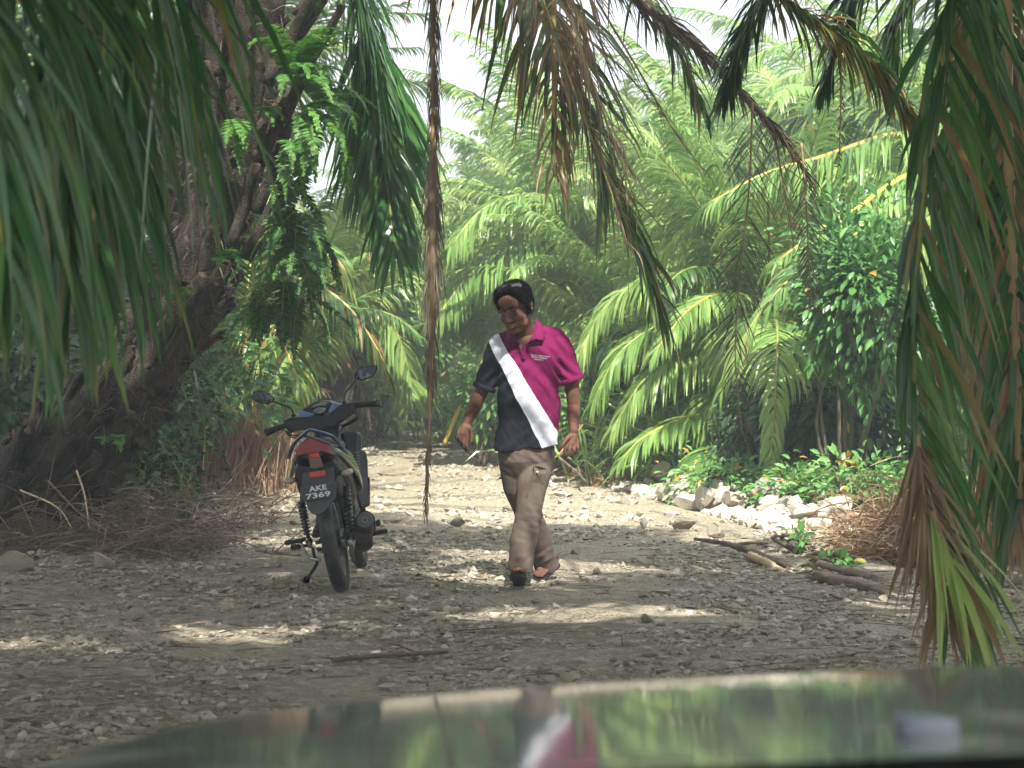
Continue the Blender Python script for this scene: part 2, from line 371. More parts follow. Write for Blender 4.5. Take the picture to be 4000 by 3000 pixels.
def stonemat(name, a, b_, c):
    m = bpy.data.materials.new(name); m.use_nodes = True; n = m.node_tree.nodes; l = m.node_tree.links; b = n['Principled BSDF']
    at = n.new('ShaderNodeAttribute'); at.attribute_name = 'tint'; oi = n.new('ShaderNodeObjectInfo')
    tc = n.new('ShaderNodeTexCoord'); no = n.new('ShaderNodeTexNoise'); no.inputs['Scale'].default_value = 14; no.inputs['Detail'].default_value = 8; l.new(tc.outputs['Object'], no.inputs['Vector'])
    s = n.new('ShaderNodeMath'); s.operation = 'ADD'; l.new(at.outputs['Fac'], s.inputs[0]); l.new(no.outputs[0], s.inputs[1])
    s2 = n.new('ShaderNodeMath'); s2.operation = 'MULTIPLY'; s2.inputs[1].default_value = 0.5; l.new(s.outputs[0], s2.inputs[0])
    cr = ramp(n, [(0.2, a), (0.5, b_), (0.85, c)]); l.new(s2.outputs[0], cr.inputs[0]); l.new(cr.outputs[0], b.inputs['Base Color'])
    b.inputs['Roughness'].default_value = 0.9; b.inputs['Specular IOR Level'].default_value = 0.25
    bp = n.new('ShaderNodeBump'); bp.inputs['Strength'].default_value = 0.5; bp.inputs['Distance'].default_value = 0.01
    l.new(no.outputs[0], bp.inputs['Height']); l.new(bp.outputs[0], b.inputs['Normal']); return m
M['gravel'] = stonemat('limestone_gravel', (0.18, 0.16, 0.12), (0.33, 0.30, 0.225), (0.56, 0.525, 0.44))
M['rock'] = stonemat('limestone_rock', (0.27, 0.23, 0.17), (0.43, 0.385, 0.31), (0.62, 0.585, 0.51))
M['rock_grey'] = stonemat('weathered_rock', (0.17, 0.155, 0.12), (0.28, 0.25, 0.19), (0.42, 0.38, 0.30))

# road: centre line curving off to the left in the distance
RC = np.array([[0.0, -6], [0.0, 4], [-0.1, 8], [-0.3, 12], [-0.7, 16], [-1.1, 20], [-1.5, 25], [-1.9, 31], [-2.6, 38], [-5.5, 46], [-11, 52]])
RWl = np.array([4.5, 4.5, 4.2, 3.0, 2.4, 2.4, 2.1, 1.7, 1.6, 1.8, 2]); RWr = np.array([4.5, 4.5, 4.0, 2.9, 2.5, 2.2, 2.0, 1.6, 1.5, 1.8, 2])
def road_z(x, y):
    return 0.012 * math.sin(x * 2.1 + y * 0.7) + 0.03 * mnoise.noise((x * 0.8, y * 0.8, 3.0)) + 0.022 * mnoise.noise((x * 3.1, y * 3.1, 9.0)) + 0.012 * mnoise.noise((x * 9, y * 9, 1.0))
def flat_near(x, y):                     # wheels and feet stand on trodden, level spots
    k = 1.0
    for cx, cy, s in ((-0.93, 10.9, .3), (-0.93, 12.15, .3), (0.05, 10.95, .3), (0.25, 11.4, .3)):
        k = min(k, (1 - math.exp(-((x - cx) ** 2 + (y - cy) ** 2) / (2 * s * s))))
    return k
def gz(x, y): return road_z(x, y) * flat_near(x, y)
def build_road():
    c = curve(np.c_[RC, RWl], 700)
    cr2 = curve(np.c_[RC, RWr], 700); K = 110; V = []
    T = nrm(np.gradient(c[:, :2], axis=0)); Nn = np.c_[T[:, 1], -T[:, 0]]
    for i in range(len(c)):
        for j in range(K):
            s = -1 + 2 * j / (K - 1); wv = s * (c[i, 2] if s < 0 else cr2[i, 2])
            x, y = c[i, 0] + Nn[i, 0] * wv, c[i, 1] + Nn[i, 1] * wv
            e = max(0, abs(s) - 0.9) / 0.1
            V.append([x, y, gz(x, y) * (1 - e) - 0.09 * e * e])
    i, j = np.meshgrid(np.arange(len(c) - 1), np.arange(K - 1), indexing='ij'); i = i.ravel(); j = j.ravel()
    g = G(); g.add(V, np.stack([i * K + j, i * K + j + 1, (i + 1) * K + j + 1, (i + 1) * K + j], 1))
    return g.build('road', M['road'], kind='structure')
build_road()
g = G(); n = 60
xs = np.concatenate([[-160, -100, -50], np.linspace(-30, 30, n), [50, 100, 160]]); ys = np.concatenate([[-60, -40], np.linspace(-10, 70, n), [100, 160, 260]])
V = [[x, y, -0.045 + (0.04 * mnoise.noise((x * .5, y * .5, 0)) - 0.03 if abs(x) < 31 and -11 < y < 71 else 0)] for y in ys for x in xs]
i, j = np.meshgrid(np.arange(len(ys) - 1), np.arange(len(xs) - 1), indexing='ij'); i = i.ravel(); j = j.ravel(); K = len(xs)
g.add(V, np.stack([i * K + j, i * K + j + 1, (i + 1) * K + j + 1, (i + 1) * K + j], 1)); g.build('ground', M['soil'], kind='structure')

# ---- gravel: uncountable small stones
def stones(n, ygen, xgen, smin, smax, name, mtl, label, zf=gz, sink=0.36, tintm=0.45, flat=0.6):
    V0, F0 = ICO0; k = len(V0); g = G()
    y = ygen(n); x = xgen(y, n); s = smin * (smax / smin) ** (rng.random(n) ** 3.0)
    z = np.array([zf(a, b) for a, b in zip(x, y)])
    ok = (z > -0.08) & (np.array([mnoise.noise((a * 1.1, b * 1.1, 5)) + .6 * mnoise.noise((a * 3.3, b * 3.3, 8)) for a, b in zip(x, y)]) * 2.4 + .72 > rng.random(n)); x, y, z, s = x[ok], y[ok], z[ok], s[ok]; n = len(x)
    V = V0[None] * (1 + rng.normal(0, 0.30, (n, k, 1))) + rng.normal(0, 0.16, (n, k, 3)); V = V * (rng.uniform(0.6, 1.25, (n, 1, 3)) * np.array([1, 1, flat]))
    a = rng.random(n) * 6.28; ca, sa = np.cos(a), np.sin(a)
    X = V[..., 0] * ca[:, None] - V[..., 1] * sa[:, None]; Y = V[..., 0] * sa[:, None] + V[..., 1] * ca[:, None]
    V = np.stack([X, Y, V[..., 2]], -1) * s[:, None, None] / 2
    V += np.stack([x, y, z + s * flat * 0.5 * (1 - 2 * sink) * rng.uniform(0.5, 1.1, n)], 1)[:, None, :]
    t = np.repeat(np.clip(rng.normal(tintm, 0.28, n), 0, 1), k)
    g.add(V.reshape(-1, 3), (np.arange(n)[:, None, None] * k + F0[None]).reshape(-1, 3), 0, t, 0, smooth=False)
    return g.build(name, mtl, attrs=True, kind='stuff', label=label)
xin = lambda y, n: rng.uniform(-1, 1, n) * np.minimum(0.285 * y + 0.3, 3.6 if True else 9)
stones(95000, lambda n: 5.5 + 9.5 * rng.random(n) ** 0.9, xin, 0.006, 0.062, 'gravel', M['gravel'], 'grey beige crushed stone strewn over the road in the foreground')
def xroad(y, n):
    c = np.interp(y, RC[:, 1], RC[:, 0]); return c + np.where(rng.random(n) < .5, -1, 1) * rng.random(n) ** 0.8 * np.interp(y, RC[:, 1], RWl) * 0.97
stones(13000, lambda n: rng.uniform(14.5, 36, n), xroad, 0.02, 0.12, 'gravel', M['rock'], 'cream limestone rubble on the far sunlit road', tintm=0.35)  # paler stone than in the foreground, sunlit brightness put into its colour

BP = np.array([Gd_ for Gd_ in ((FPX * CH / (v - 1415), (u - 2000) / FPX * FPX * CH / (v - 1415)) for u, v in ((2130, 1782), (2330, 1840), (2530, 1920), (2760, 1985), (3000, 2040), (3200, 2100)))])[::-1]
def xbank(y, n): return np.interp(y, BP[:, 0], BP[:, 1]) + np.abs(rng.normal(0, .26, n)) - .22
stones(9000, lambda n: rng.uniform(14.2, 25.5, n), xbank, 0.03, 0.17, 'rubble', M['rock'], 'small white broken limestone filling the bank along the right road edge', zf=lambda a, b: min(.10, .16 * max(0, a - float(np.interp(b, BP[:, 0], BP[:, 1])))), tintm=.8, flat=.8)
# ---- individual rocks
def rockmesh(seed, sub=ICO1):
    r = np.random.default_rng(seed); V = sub[0].copy()
    for _ in range(9):                     # chop with random planes: angular broken faces
        nn = nrm(r.normal(0, 1, 3)); d = r.uniform(0.30, 0.72); q = V @ nn - d; V = V - np.outer(np.clip(q, 0, None), nn)
    V = V * r.uniform(0.75, 1.15, 3)
    V += 0.012 * r.normal(0, 1, V.shape)
    g = G(); g.add(V, sub[1], 0, r.uniform(0.3, 0.9), 0, smooth=False); return g.mesh('rock', M['rock'], attrs=True)
RM = [rockmesh(s) for s in range(9)]
RMG = []
for s in range(5):
    me = rockmesh(40 + s); me.materials[0] = M['rock_grey']; RMG.append(me)
def rock(x, y, s, label, group=None, z=None, meshes=RM, flat=0.75):
    o = bpy.data.objects.new('rock', R.choice(meshes)); C.objects.link(o)
    o.location = (x, y, (max(-0.05, gz(x, y)) if z is None else z) + s * 0.16); o.scale = (s / 2 * R.uniform(.8, 1.2), s / 2 * R.uniform(.8, 1.2), s / 2 * flat * R.uniform(.8, 1.2))
    o.rotation_euler = (R.uniform(-.3, .3), R.uniform(-.3, .3), R.uniform(0, 6.3)); tag(o, label, 'rock', group); return o
def Gd(u, v):                              # ground point seen at a pixel
    Y = FPX * CH / (v - 1415); return (u - 2000) / FPX * Y, Y

# ================================================================== PALMS
def ground_shadow(p):
    """where the sun throws point p on the ground"""
    t = p[:, 2] / SUN[2]; return p[:, 0] - SUN[0] * t, p[:, 1] - SUN[1] * t
def arch(elev, length, droop, side=0.0):
    """rachis leaving the crown at elev degrees along +X and bending under its weight"""
    p = np.zeros(3); out = [p.copy()]; e = math.radians(elev); yaw = 0.0
    for i in range(9):
        p = p + np.array([math.cos(e) * math.cos(yaw), math.sin(yaw) * math.cos(e), math.sin(e)]) * length / 9; out.append(p.copy())
        e -= math.radians(droop) / 9 * (0.5 + i * 0.12); yaw += side / 9
        e = max(e, math.radians(-85))
    return np.array(out)

FR = {}
def frond_set(key, leaf, rach, specs, n=64, L=0.85, W=0.05, seg=4, grav=1.0, dryp=0.03, tipdry=0.05, tint=(0.5, 0.2), seed=1, rr=(0.04, 0.008)):
    FR[key] = []
    for i, (el, ln, dr) in enumerate(specs):
        r = np.random.default_rng(seed * 100 + i); g = G()
        frond(g, arch(el, ln, dr, r.uniform(-.3, .3)), n=n, L=L * r.uniform(.9, 1.1), W=W, t0=0.2, grav=grav, seg=seg, dryp=dryp, tipdry=tipdry, tint=tint, r=r, rr=rr, rk=5, spread=0.05, up=0.0, nj=0.15)
        FR[key].append(g.mesh('frond', [leaf, rach], attrs=True))
far_specs = [(82, 4.4, 55), (74, 4.6, 85), (66, 4.7, 115), (56, 4.7, 130), (45, 4.6, 130), (34, 4.4, 120), (22, 4.2, 105), (8, 3.8, 85), (62, 4.6, 135), (76, 4.3, 110)]
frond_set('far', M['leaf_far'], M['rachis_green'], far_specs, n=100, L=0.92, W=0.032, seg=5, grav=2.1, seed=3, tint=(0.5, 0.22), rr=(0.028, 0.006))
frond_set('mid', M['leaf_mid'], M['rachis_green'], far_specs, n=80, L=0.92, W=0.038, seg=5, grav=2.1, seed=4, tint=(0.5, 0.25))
frond_set('deadfar', M['leaf_dead'], M['rachis_dry'], [(10, 3.2, 90), (-5, 3, 85)], n=44, L=0.6, W=0.04, seg=3, grav=2.0, seed=5)

def trunk_mesh(path, radii, stubs=120, stub=(0.34, 0.11), seed=0, k=26, rough=0.04, sub=False):
    """rough palm trunk with its spiral of old cut frond bases"""
    r = np.random.default_rng(seed); c = curve(path, 60); rd = np.interp(np.linspace(0, 1, 60), np.linspace(0, 1, len(radii)), radii)
    g = G(); tube(g, c, rd, k)
    V = g.v[0]
    for i, v in enumerate(V):
        a = c[i // k]; d = nrm(v - a); V[i] = v + d * rough * (mnoise.noise((v[0] * 4, v[1] * 4, v[2] * 4)) + 0.6 * mnoise.noise((v[0] * 13, v[1] * 13, v[2] * 6)))
    T = nrm(np.gradient(c, axis=0)); ga = 2.39996
    for q in range(stubs):
        t = (q + 0.5) / stubs * 59; i = int(t); a = c[i]; Ti = T[i]; s = nrm(np.cross(Ti, [0.05, 1, 0.1])); u = np.cross(s, Ti)
        ph = q * ga + r.normal(0, 0.12); out = s * math.cos(ph) + u * math.sin(ph); side = np.cross(Ti, out)
        L = stub[0] * r.uniform(0.6, 1.25) * (0.5 + 0.5 * rd[i] / max(rd)); w = stub[1] * r.uniform(0.75, 1.25)
        base = a + out * rd[i] * 0.86; lean = r.uniform(0.12, 0.38); d = nrm(Ti + out * lean)
        rings = []
        for f, ww, th in ((-0.15, 1.25, 0.55), (0.25, 1.1, 0.5), (0.6, 0.8, 0.36), (0.92, 0.62, 0.28), (1.0, 0.5, 0.2)):
            rings.append(sring(base + d * L * f + out * r.normal(0, .005), side * w * ww / 2 * 1.6, nrm(np.cross(side, d)) * w * th, 2.6, 8))
        rings[-1] = rings[-1] + r.normal(0, 0.02, rings[-1].shape) + d * 0.03
        loft(g, rings, 1, smooth=False)
    return g

def fibres(g, c_pts, rds, n=300, L=0.35, r=rng, mi=2, W=0.006):
    c = curve(c_pts, 40); rd = np.interp(np.linspace(0, 1, 40), np.linspace(0, 1, len(rds)), rds)
    i = r.integers(0, 40, n); ph = r.random(n) * 6.28; T = nrm(np.gradient(c, axis=0))[i]; s = nrm(np.cross(T, [0.05, 1, 0.1])); u = np.cross(s, T)
    out = s * np.cos(ph)[:, None] + u * np.sin(ph)[:, None]
    strips(g, c[i] + out * rd[i][:, None] * r.uniform(0.95, 1.15, (n, 1)), out + T * r.uniform(-1, 1.2, (n, 1)) + r.normal(0, .4, (n, 3)), r.normal(0, 1, (n, 3)), L * r.uniform(.3, 1, n), W, 1.5, 3, mi=mi, tint=r.random(n) * .6)

def link(me, name, parent, loc=(0, 0, 0), rot=(0, 0, 0), sc=1.0):
    o = bpy.data.objects.new(name, me); C.objects.link(o); o.parent = parent; o.location = loc; o.rotation_euler = rot; o.scale = (sc, sc, sc); return o

TR = []
for q in range(3):
    tg = trunk_mesh([(0, 0, -0.2), (0.05, 0, 0.4), (0, 0.03, 1.0)], (0.30, 0.34, 0.22), 60, (0.3, 0.12), seed=q, k=14); TR.append(tg.mesh('trunk', [M['bark'], M['bark_stub']]))
def palm(x, y, h, label, key='far', n=26, sc=1.0, seed=0, dead=3, group='oil palms in the plantation', low=True, skip=None):
    r = random.Random(seed); root = empty('oil_palm', (x, y, -0.05), label, 'palm tree', group)
    t = link(TR[seed % 3], 'trunk', root, (0, 0, 0)); t.scale = (sc, sc, max(0.3, h)); 
    for q in range(n):
        f = q / n; az = q * 2.39996 + r.uniform(-.2, .2)
        idx = min(7, int(f * 8)) if r.random() < .8 else r.choice([8, 9, 3])
        tx, ty = x + 3.4 * sc * math.cos(az), y + 3.4 * sc * math.sin(az)
        if idx >= 3 and abs(tx - np.interp(ty, RC[:, 1], RC[:, 0])) < np.interp(ty, RC[:, 1], RWl) * .7: idx = idx % 2
        o = link(FR[key][idx], 'frond', root, (0.12 * math.cos(az), 0.12 * math.sin(az), h - 0.25 * f), (r.uniform(-.18, .18), r.uniform(-.1, .1), az), sc * r.uniform(.85, 1.12))
    for q in range(dead):
        az = r.uniform(0, 6.28); link(FR['deadfar'][q % 2], 'frond', root, (0.2 * math.cos(az), 0.2 * math.sin(az), h - 0.35), (0, 0, az), sc)['label'] = 'dead brown frond hanging against the trunk'
    return root

# ---- the plantation behind the road, each palm a thing
PL = [ # u, Y, crown height, scale, fronds, key, label
 (1760, 46, 1.4, 1.05, 26, 'far', 'small pale oil palm seen behind the hanging dead frond, beyond the bend'),
 (1900, 36, 1.5, 1.0, 28, 'far', 'pale green oil palm with feathery top against the sky, left of the man'),
 (2060, 30, 0.9, 0.92, 30, 'far', 'arching oil palm directly behind the man'),
 (2330, 34, 1.9, 1.05, 30, 'far', 'tall oil palm behind the man on the right with fronds against the sky'),
 (2470, 27, 1.0, 0.85, 26, 'far', 'low oil palm just to the right behind the man, fronds down to the ground'),
 (2560, 40, 2.3, 1.05, 28, 'far', 'tall pale oil palm seen between the brown hanging fronds'),
 (2720, 29, 1.7, 1.0, 30, 'far', 'broad oil palm with bright yellow green fronds right of centre'),
 (2960, 36, 3.2, 1.1, 28, 'far', 'tall oil palm at the back under the orange tipped frond'),
 (3250, 31, 2.9, 1.1, 28, 'far', 'oil palm filling the sky on the right, behind the leafy bush'),
 (3520, 35, 3.9, 1.2, 28, 'far', 'tallest back oil palm near the right edge'),
 (3800, 27, 3.2, 1.1, 26, 'far', 'dark oil palm at the far right behind the hanging fronds'),
 (1480, 42, 0.6, 1.0, 26, 'far', 'pale oil palm above the motorbike at the bend of the road'),
 (1250, 36, 0.4, 0.9, 28, 'far', 'oil palm behind the motorbike mirrors'),
 (1330, 52, 1.0, 1.05, 22, 'far', 'farthest small palm in the gap beside the big trunk'),
 (1020, 30, 0.6, 0.85, 28, 'mid', 'greyish oil palm just behind the right side of the big trunk'),
 (700, 27, 2.6, 1.15, 28, 'mid', 'dark oil palm behind the big leaning trunk'),
 (400, 23, 2.2, 1.1, 28, 'mid', 'dark oil palm left of the big leaning trunk'),
 (60, 21, 1.8, 1.1, 28, 'mid', 'oil palm at the left edge of the picture behind the near leaves'),
 (860, 44, 2.2, 1.1, 24, 'mid', 'distant oil palm behind the crown of the leaning trunk'),
 (-250, 28, 3.5, 1.2, 24, 'mid', 'oil palm beyond the left edge, fronds reaching into the picture'),
 (4250, 22, 2.8, 1.1, 24, 'mid', 'oil palm beyond the right edge, fronds reaching into the picture'),
 (2180, 50, 1.8, 1.1, 24, 'far', 'distant oil palm above the head of the man'),
 (2750, 52, 3.2, 1.25, 24, 'far', 'hazy distant oil palm in the back row right of centre'),
 (3100, 22, 0.7, 0.8, 20, 'mid', 'low dark oil palm behind the rock heap'),
 (2560, 24.5, 1.0, .82, 26, 'far', 'low bright oil palm with fronds to the ground, just right of the man'),
 (2760, 25, 1.2, .85, 26, 'far', 'low bright oil palm in front of the broad yellow green one'),
 (2250, 27, .9, .85, 26, 'far', 'oil palm showing between the shoulder of the man and the brown hanging frond'),
 (3050, 27, 1.6, .95, 26, 'far', 'bright oil palm behind the leafy bush, left side'),
 (3450, 25, 2.0, .95, 26, 'far', 'bright oil palm behind the leafy bush, right side'),
 (1120, 25, .8, .75, 24, 'far', 'bright low oil palm above the left grip of the motorbike'),
 (1340, 31, .6, .8, 24, 'far', 'bright low oil palm above the right mirror of the motorbike'),
 (1560, 42, .3, .9, 26, 'far', 'oil palm closing the far end of the road'),
 (2010, 40, 1.2, .95, 26, 'far', 'oil palm directly above the head of the man, second row'),
]
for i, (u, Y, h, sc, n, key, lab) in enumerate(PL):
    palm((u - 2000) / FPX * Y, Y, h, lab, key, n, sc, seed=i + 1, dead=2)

# ---- traced fronds: rachis given by (u, v) pixels of the photograph and its own distance
def traced(parent, root, pix, leaf, rach, split=True, label=None, name='frond', **kw):
    pts = [P(p[0], p[1], p[2]) for p in pix]
    g = G(); frond(g, pts, rachis=not split, **kw)
    o = g.build(name, [leaf, rach], parent, off=root, attrs=True)
    if label: o['label'] = label
    if split:
        g2 = G(); c = curve(pts, 40); rr = kw.get('rr', (0.03, 0.006)); tube(g2, c, np.linspace(rr[0], rr[1], 40), 8); g2.build('rachis', rach, o)
        g2 = None
        ch = o.children[0]; me = ch.data
        V = np.zeros(len(me.vertices) * 3, np.float32); me.vertices.foreach_get('co', V); V = V.reshape(-1, 3) - np.asarray(root, np.float32); me.vertices.foreach_set('co', V.ravel()); me.update()
    return o

# ---- openings cut into the canopy to shape where sunlight falls
def in_view(p, m=0.0):
    Y = np.maximum(p[:, 1], 0.3)
    return (p[:, 1] > 0.2) & (np.abs(p[:, 0]) < (0.262 + m) * Y + 0.05) & (p[:, 2] < CH + (0.186 + m) * Y + 0.05)
def gap(p):
    """True where a leaf may hang: it is neither in front of the lens nor in one of the openings cut to shape the sunlight"""
    gx, gy = ground_shadow(p); c = np.interp(gy, RC[:, 1], RC[:, 0])
    wob = 0.35 * np.sin(gx * 3.1) + 0.2 * np.sin(gx * 7.7 + 1)
    lit = (gy > np.where(gx > 1.2, 13.6, 15.2) + wob) & (gx > c - 2.1) & (gx < c + 7)
    lit |= (((gx - 1.3) / 1.5) ** 2 + ((gy - 12.2 + .12 * np.sin(gx * 9)) / 0.42) ** 2 < 1) | (((gx - 0.45) / 0.8) ** 2 + ((gy - 9.75) / 0.3) ** 2 < 1)
    lit |= (((gx - 1.9) / 0.7) ** 2 + ((gy - 13.6) / 0.8) ** 2 < 1)
    for z in np.arange(0.62, 1.75, 0.12):
        q = p - np.array([0.06, 11.2, z]); d = np.linalg.norm(q - np.outer(q @ SUN, SUN), axis=1); lit |= (d < 0.44)
    return ~lit
def canopy_palm(root, h, leaf, rach, n, seed, sc=1.0, azs=None, els=(8, 62), L=0.95, parent=None, off=None):  # crown fronds out of view, leaflets cut away to shape the sun patches
    r = np.random.default_rng(seed); made = 0
    for q in range(n):
        az = q * 2.39996 + r.uniform(-.15, .15) if azs is None else azs[q % len(azs)] + r.uniform(-.2, .2)
        el = els[0] + (els[1] - els[0]) * ((q * 0.618) % 1); ln = sc * r.uniform(4.2, 5.6)
        a = arch(el, ln, r.uniform(55, 85), r.uniform(-.3, .3)); ca, sa = math.cos(az), math.sin(az)
        pts = np.c_[a[:, 0] * ca - a[:, 1] * sa, a[:, 0] * sa + a[:, 1] * ca, a[:, 2]] + np.array(root) + np.array([0, 0, h])
        if in_view(curve(pts, 30), 0.012).any(): continue
        g = G(); frond(g, pts, n=78, L=L, W=0.055, t0=0.16, grav=0.9, seg=3, r=r, rr=(0.04, 0.008), rk=5, tint=(0.5, 0.2), dryp=0.03, keep=lambda p: gap(p) & ~in_view(p, 0.02))
        g.build('frond', [leaf, rach], parent, off=root if off is None else off, attrs=True); made += 1
    return made

def hero_trunk(parent, root, path, radii, stubs, stub, seed, rough=0.05, nf=500, k=30):
    g = trunk_mesh(path, radii, stubs, stub, seed, k, rough)
    fibres(g, path, radii, nf, 0.3, np.random.default_rng(seed), 2)
    o = g.build('trunk', [M['bark'], M['bark_stub'], M['leaf_dead']], parent, off=root, attrs=True); return o

# ================= the big leaning palm on the left
root = np.array([*P(120, 0, 13.8)[:2], 0.0])
big = empty('oil_palm', root, 'big leaning oil palm on the left with a rough dark trunk grown with ferns', 'palm tree')
path = [P(-160, 2330, 13.9), P(40, 2060, 13.9), P(190, 1884, 13.9), P(390, 1648, 13.9), P(560, 1430, 13.9), P(700, 1217, 14), P(815, 862, 14), P(885, 549, 14), P(915, 157, 14), P(950, -350, 14), P(1000, -620, 14)]
hero_trunk(big, root, path, [0.42, 0.38, 0.33, 0.24, 0.20, 0.225, 0.22, 0.26, 0.29, 0.32, 0.30], 230, (0.50, 0.095), 5, 0.09, 3200, 36)
# long cut petioles standing off the right side of the trunk
g = G()
for (a, b, w) in (((1010, 640), (1170, 330), .075), ((1040, 330), (1230, -30), .08), ((1100, 420), (1340, 20), .055), ((960, 1010), (1120, 690), .075), ((1000, 830), (1130, 470), .07),
                  ((1130, 200), (1330, -120), .06), ((900, 960), (1000, 640), .06), ((1150, 60), (1380, -250), .05), ((640, 1400), (790, 1130), .05), ((860, 560), (800, 240), .06), ((840, 300), (790, -50), .06)):
    p = [P(*a, 13.55), P((a[0] + b[0]) / 2 + 6, (a[1] + b[1]) / 2, 13.5), P(*b, 13.35)]
    tube(g, curve(p, 10), np.linspace(w, w * .6, 10), 8, 0, flat=0.6)
g.build('cut_petioles', [M['bark_stub']], big, off=root)
LN, RGn = M['leaf_near'], M['rachis_green']
r1 = np.random.default_rng(21)
hang = dict(grav=2.4, seg=5, up=0.1, spread=0.15, ang=(62, 22))
traced(big, root, [(1060, -420, 14.2), (1220, -340, 14.3), (1350, -150, 14.3), (1430, 120, 14.3), (1475, 420, 14.3), (1510, 700, 14.3), (1540, 960, 14.3)], LN, RGn, n=160, L=0.95, W=0.034, t0=0.2, r=r1,
       rr=(0.03, 0.006), label='dark green frond drooping beside the trunk', Lmin=0.6, grav=1.1, seg=5, up=0.1, spread=0.2, ang=(50, 18), tint=(0.38, 0.2), tipdry=0.0)
traced(big, root, [(1040, -480, 14.2), (1180, -480, 14.2), (1310, -300, 14.2), (1390, -50, 14.2), (1440, 250, 14.2), (1470, 520, 14.2)], LN, RGn, n=110, L=0.85, W=0.032, t0=0.3, r=r1, Lmin=0.6, grav=1.2, seg=5, up=0.1, spread=0.2, ang=(50, 20), tint=(0.3, 0.15), rr=(0.03, 0.006))
traced(big, root, [(1050, -560, 14), (1500, -640, 12.8), (1900, -330, 11.9), (2130, 60, 11.5), (2280, 420, 11.4), (2400, 760, 11.4), (2500, 1000, 11.4), (2570, 1180, 11.4)], M['leaf_mid'], RGn, n=170, L=1.0, W=0.034, t0=0.26, r=r1,
       dryp=0.12, tipdry=0.35, label='green frond with orange tips hanging over the road', Lmin=0.6, grav=1.15, seg=5, up=0.1, spread=0.25, ang=(52, 24), tint=(0.4, 0.2), rr=(0.03, 0.007))
# broken yellow rachis hanging straight down with its dry leaflets
for pp in ([(2180, -100, 11.3), (2290, 250, 11.2), (2400, 560, 11.1), (2490, 800, 11.1)], [(2120, 0, 11.1), (2240, 350, 11.1), (2370, 700, 11.1), (2450, 950, 11.1)]):
    traced(big, root, pp, M['leaf_tan'], M['rachis_tan'], n=34, L=0.5, W=0.013, t0=0.0, r=r1, split=False, Lmin=0.5, grav=1.6, seg=6, up=0.2, spread=0.5, ang=(24, 20), rr=(0.008, 0.004), tint=(0.3, 0.25))
dz = traced(big, root, [(1500, -700, 12.4), (1950, -520, 11.6), (2140, -330, 11.3), (2162, -100, 11.2), (2164, 200, 11.2), (2166, 450, 11.2), (2168, 690, 11.2)], M['leaf_tan'], M['rachis_tan'], n=52, L=0.75, W=0.015, t0=0.42, r=r1,
       label='snapped tan rachis hanging straight down with dry leaflets', Lmin=0.5, grav=2.4, seg=6, up=0.2, spread=0.6, ang=(46, 30), rr=(0.020, 0.013), miss=0.15, tipdry=0.2, sides=(1, 1, -1))
# thin dead frond hanging as a brown rope
g = G(); pts = [P(1700, -500, 12.2), P(1690, -100, 12), P(1692, 400, 12), P(1690, 900, 12), P(1684, 1400, 12), P(1672, 1750, 12), P(1662, 2000, 12)]
r2 = np.random.default_rng(5)
frond(g, pts, n=180, L=0.30, W=0.006, t0=0.02, grav=3.0, seg=4, ang=(9, 12), up=0.1, spread=0.1, rr=(0.020, 0.004), r=r2, Lmin=0.4, tint=(0.4, 0.25), sides=(1, -1, 1))
frond(g, [P(1690, 600, 12), P(1690, 1000, 12), P(1683, 1450, 12)], n=60, L=0.4, W=0.007, t0=0.0, grav=4, seg=4, ang=(13, 10), up=0.1, spread=0.25, rr=(0.024, 0.016), r=r2, Lmin=0.7, tint=(0.35, 0.25), sides=(1, -1))
o = g.build('frond', [M['leaf_dead'], M['rachis_dry']], big, off=root, attrs=True); o['label'] = 'dead brown frond hanging like a rope over the road'
# dead frond slanting across the top, right of centre
dk = M['leaf_dead']
traced(big, root, [(1700, -700, 12.6), (2150, -330, 12.2), (2440, -40, 12), (2680, 150, 11.9), (2880, 350, 11.9), (3040, 520, 11.9), (3150, 680, 11.9)], dk, M['rachis_dry'], n=230, L=0.42, W=0.014, t0=0.25, r=r1,
       label='dead brown frond slanting down across the top', Lmin=0.5, grav=1.2, seg=4, up=0.15, spread=0.25, ang=(20, 12), rr=(0.04, 0.012), tint=(0.25, 0.2))
traced(big, root, [(2100, -550, 12.5), (2400, -200, 12.3), (2560, 30, 12.2), (2680, 260, 12.2), (2740, 420, 12.2)], M['leaf_mid'], RGn, n=70, L=0.5, W=0.03, t0=0.3, r=r1, Lmin=0.6, grav=2.2, seg=4, up=0.1, spread=0.2, ang=(55, 25), tint=(0.4, 0.2), dryp=0.15)
for pp, nn, LL in (([(2940, 400, 11.8), (2925, 750, 11.8), (2890, 1080, 11.8), (2872, 1400, 11.8), (2900, 1700, 11.8)], 70, 0.34), ([(3130, 560, 11.8), (3150, 800, 11.8), (3160, 1020, 11.8), (3170, 1200, 11.8)], 44, 0.2),
                   ([(3020, 480, 11.9), (3060, 720, 11.9), (3100, 950, 11.9)], 44, 0.3), ([(3280, 60, 11), (3285, 330, 11), (3278, 640, 11)], 26, 0.07)):
    traced(big, root, pp, dk, M['rachis_dry'], split=False, n=nn, L=LL, W=0.008, t0=0.0, r=r1, Lmin=0.6, grav=0.9, seg=3, up=0.2, spread=0.4, ang=(42, 30), rr=(0.008, 0.003), tint=(0.25, 0.2), miss=0.25)
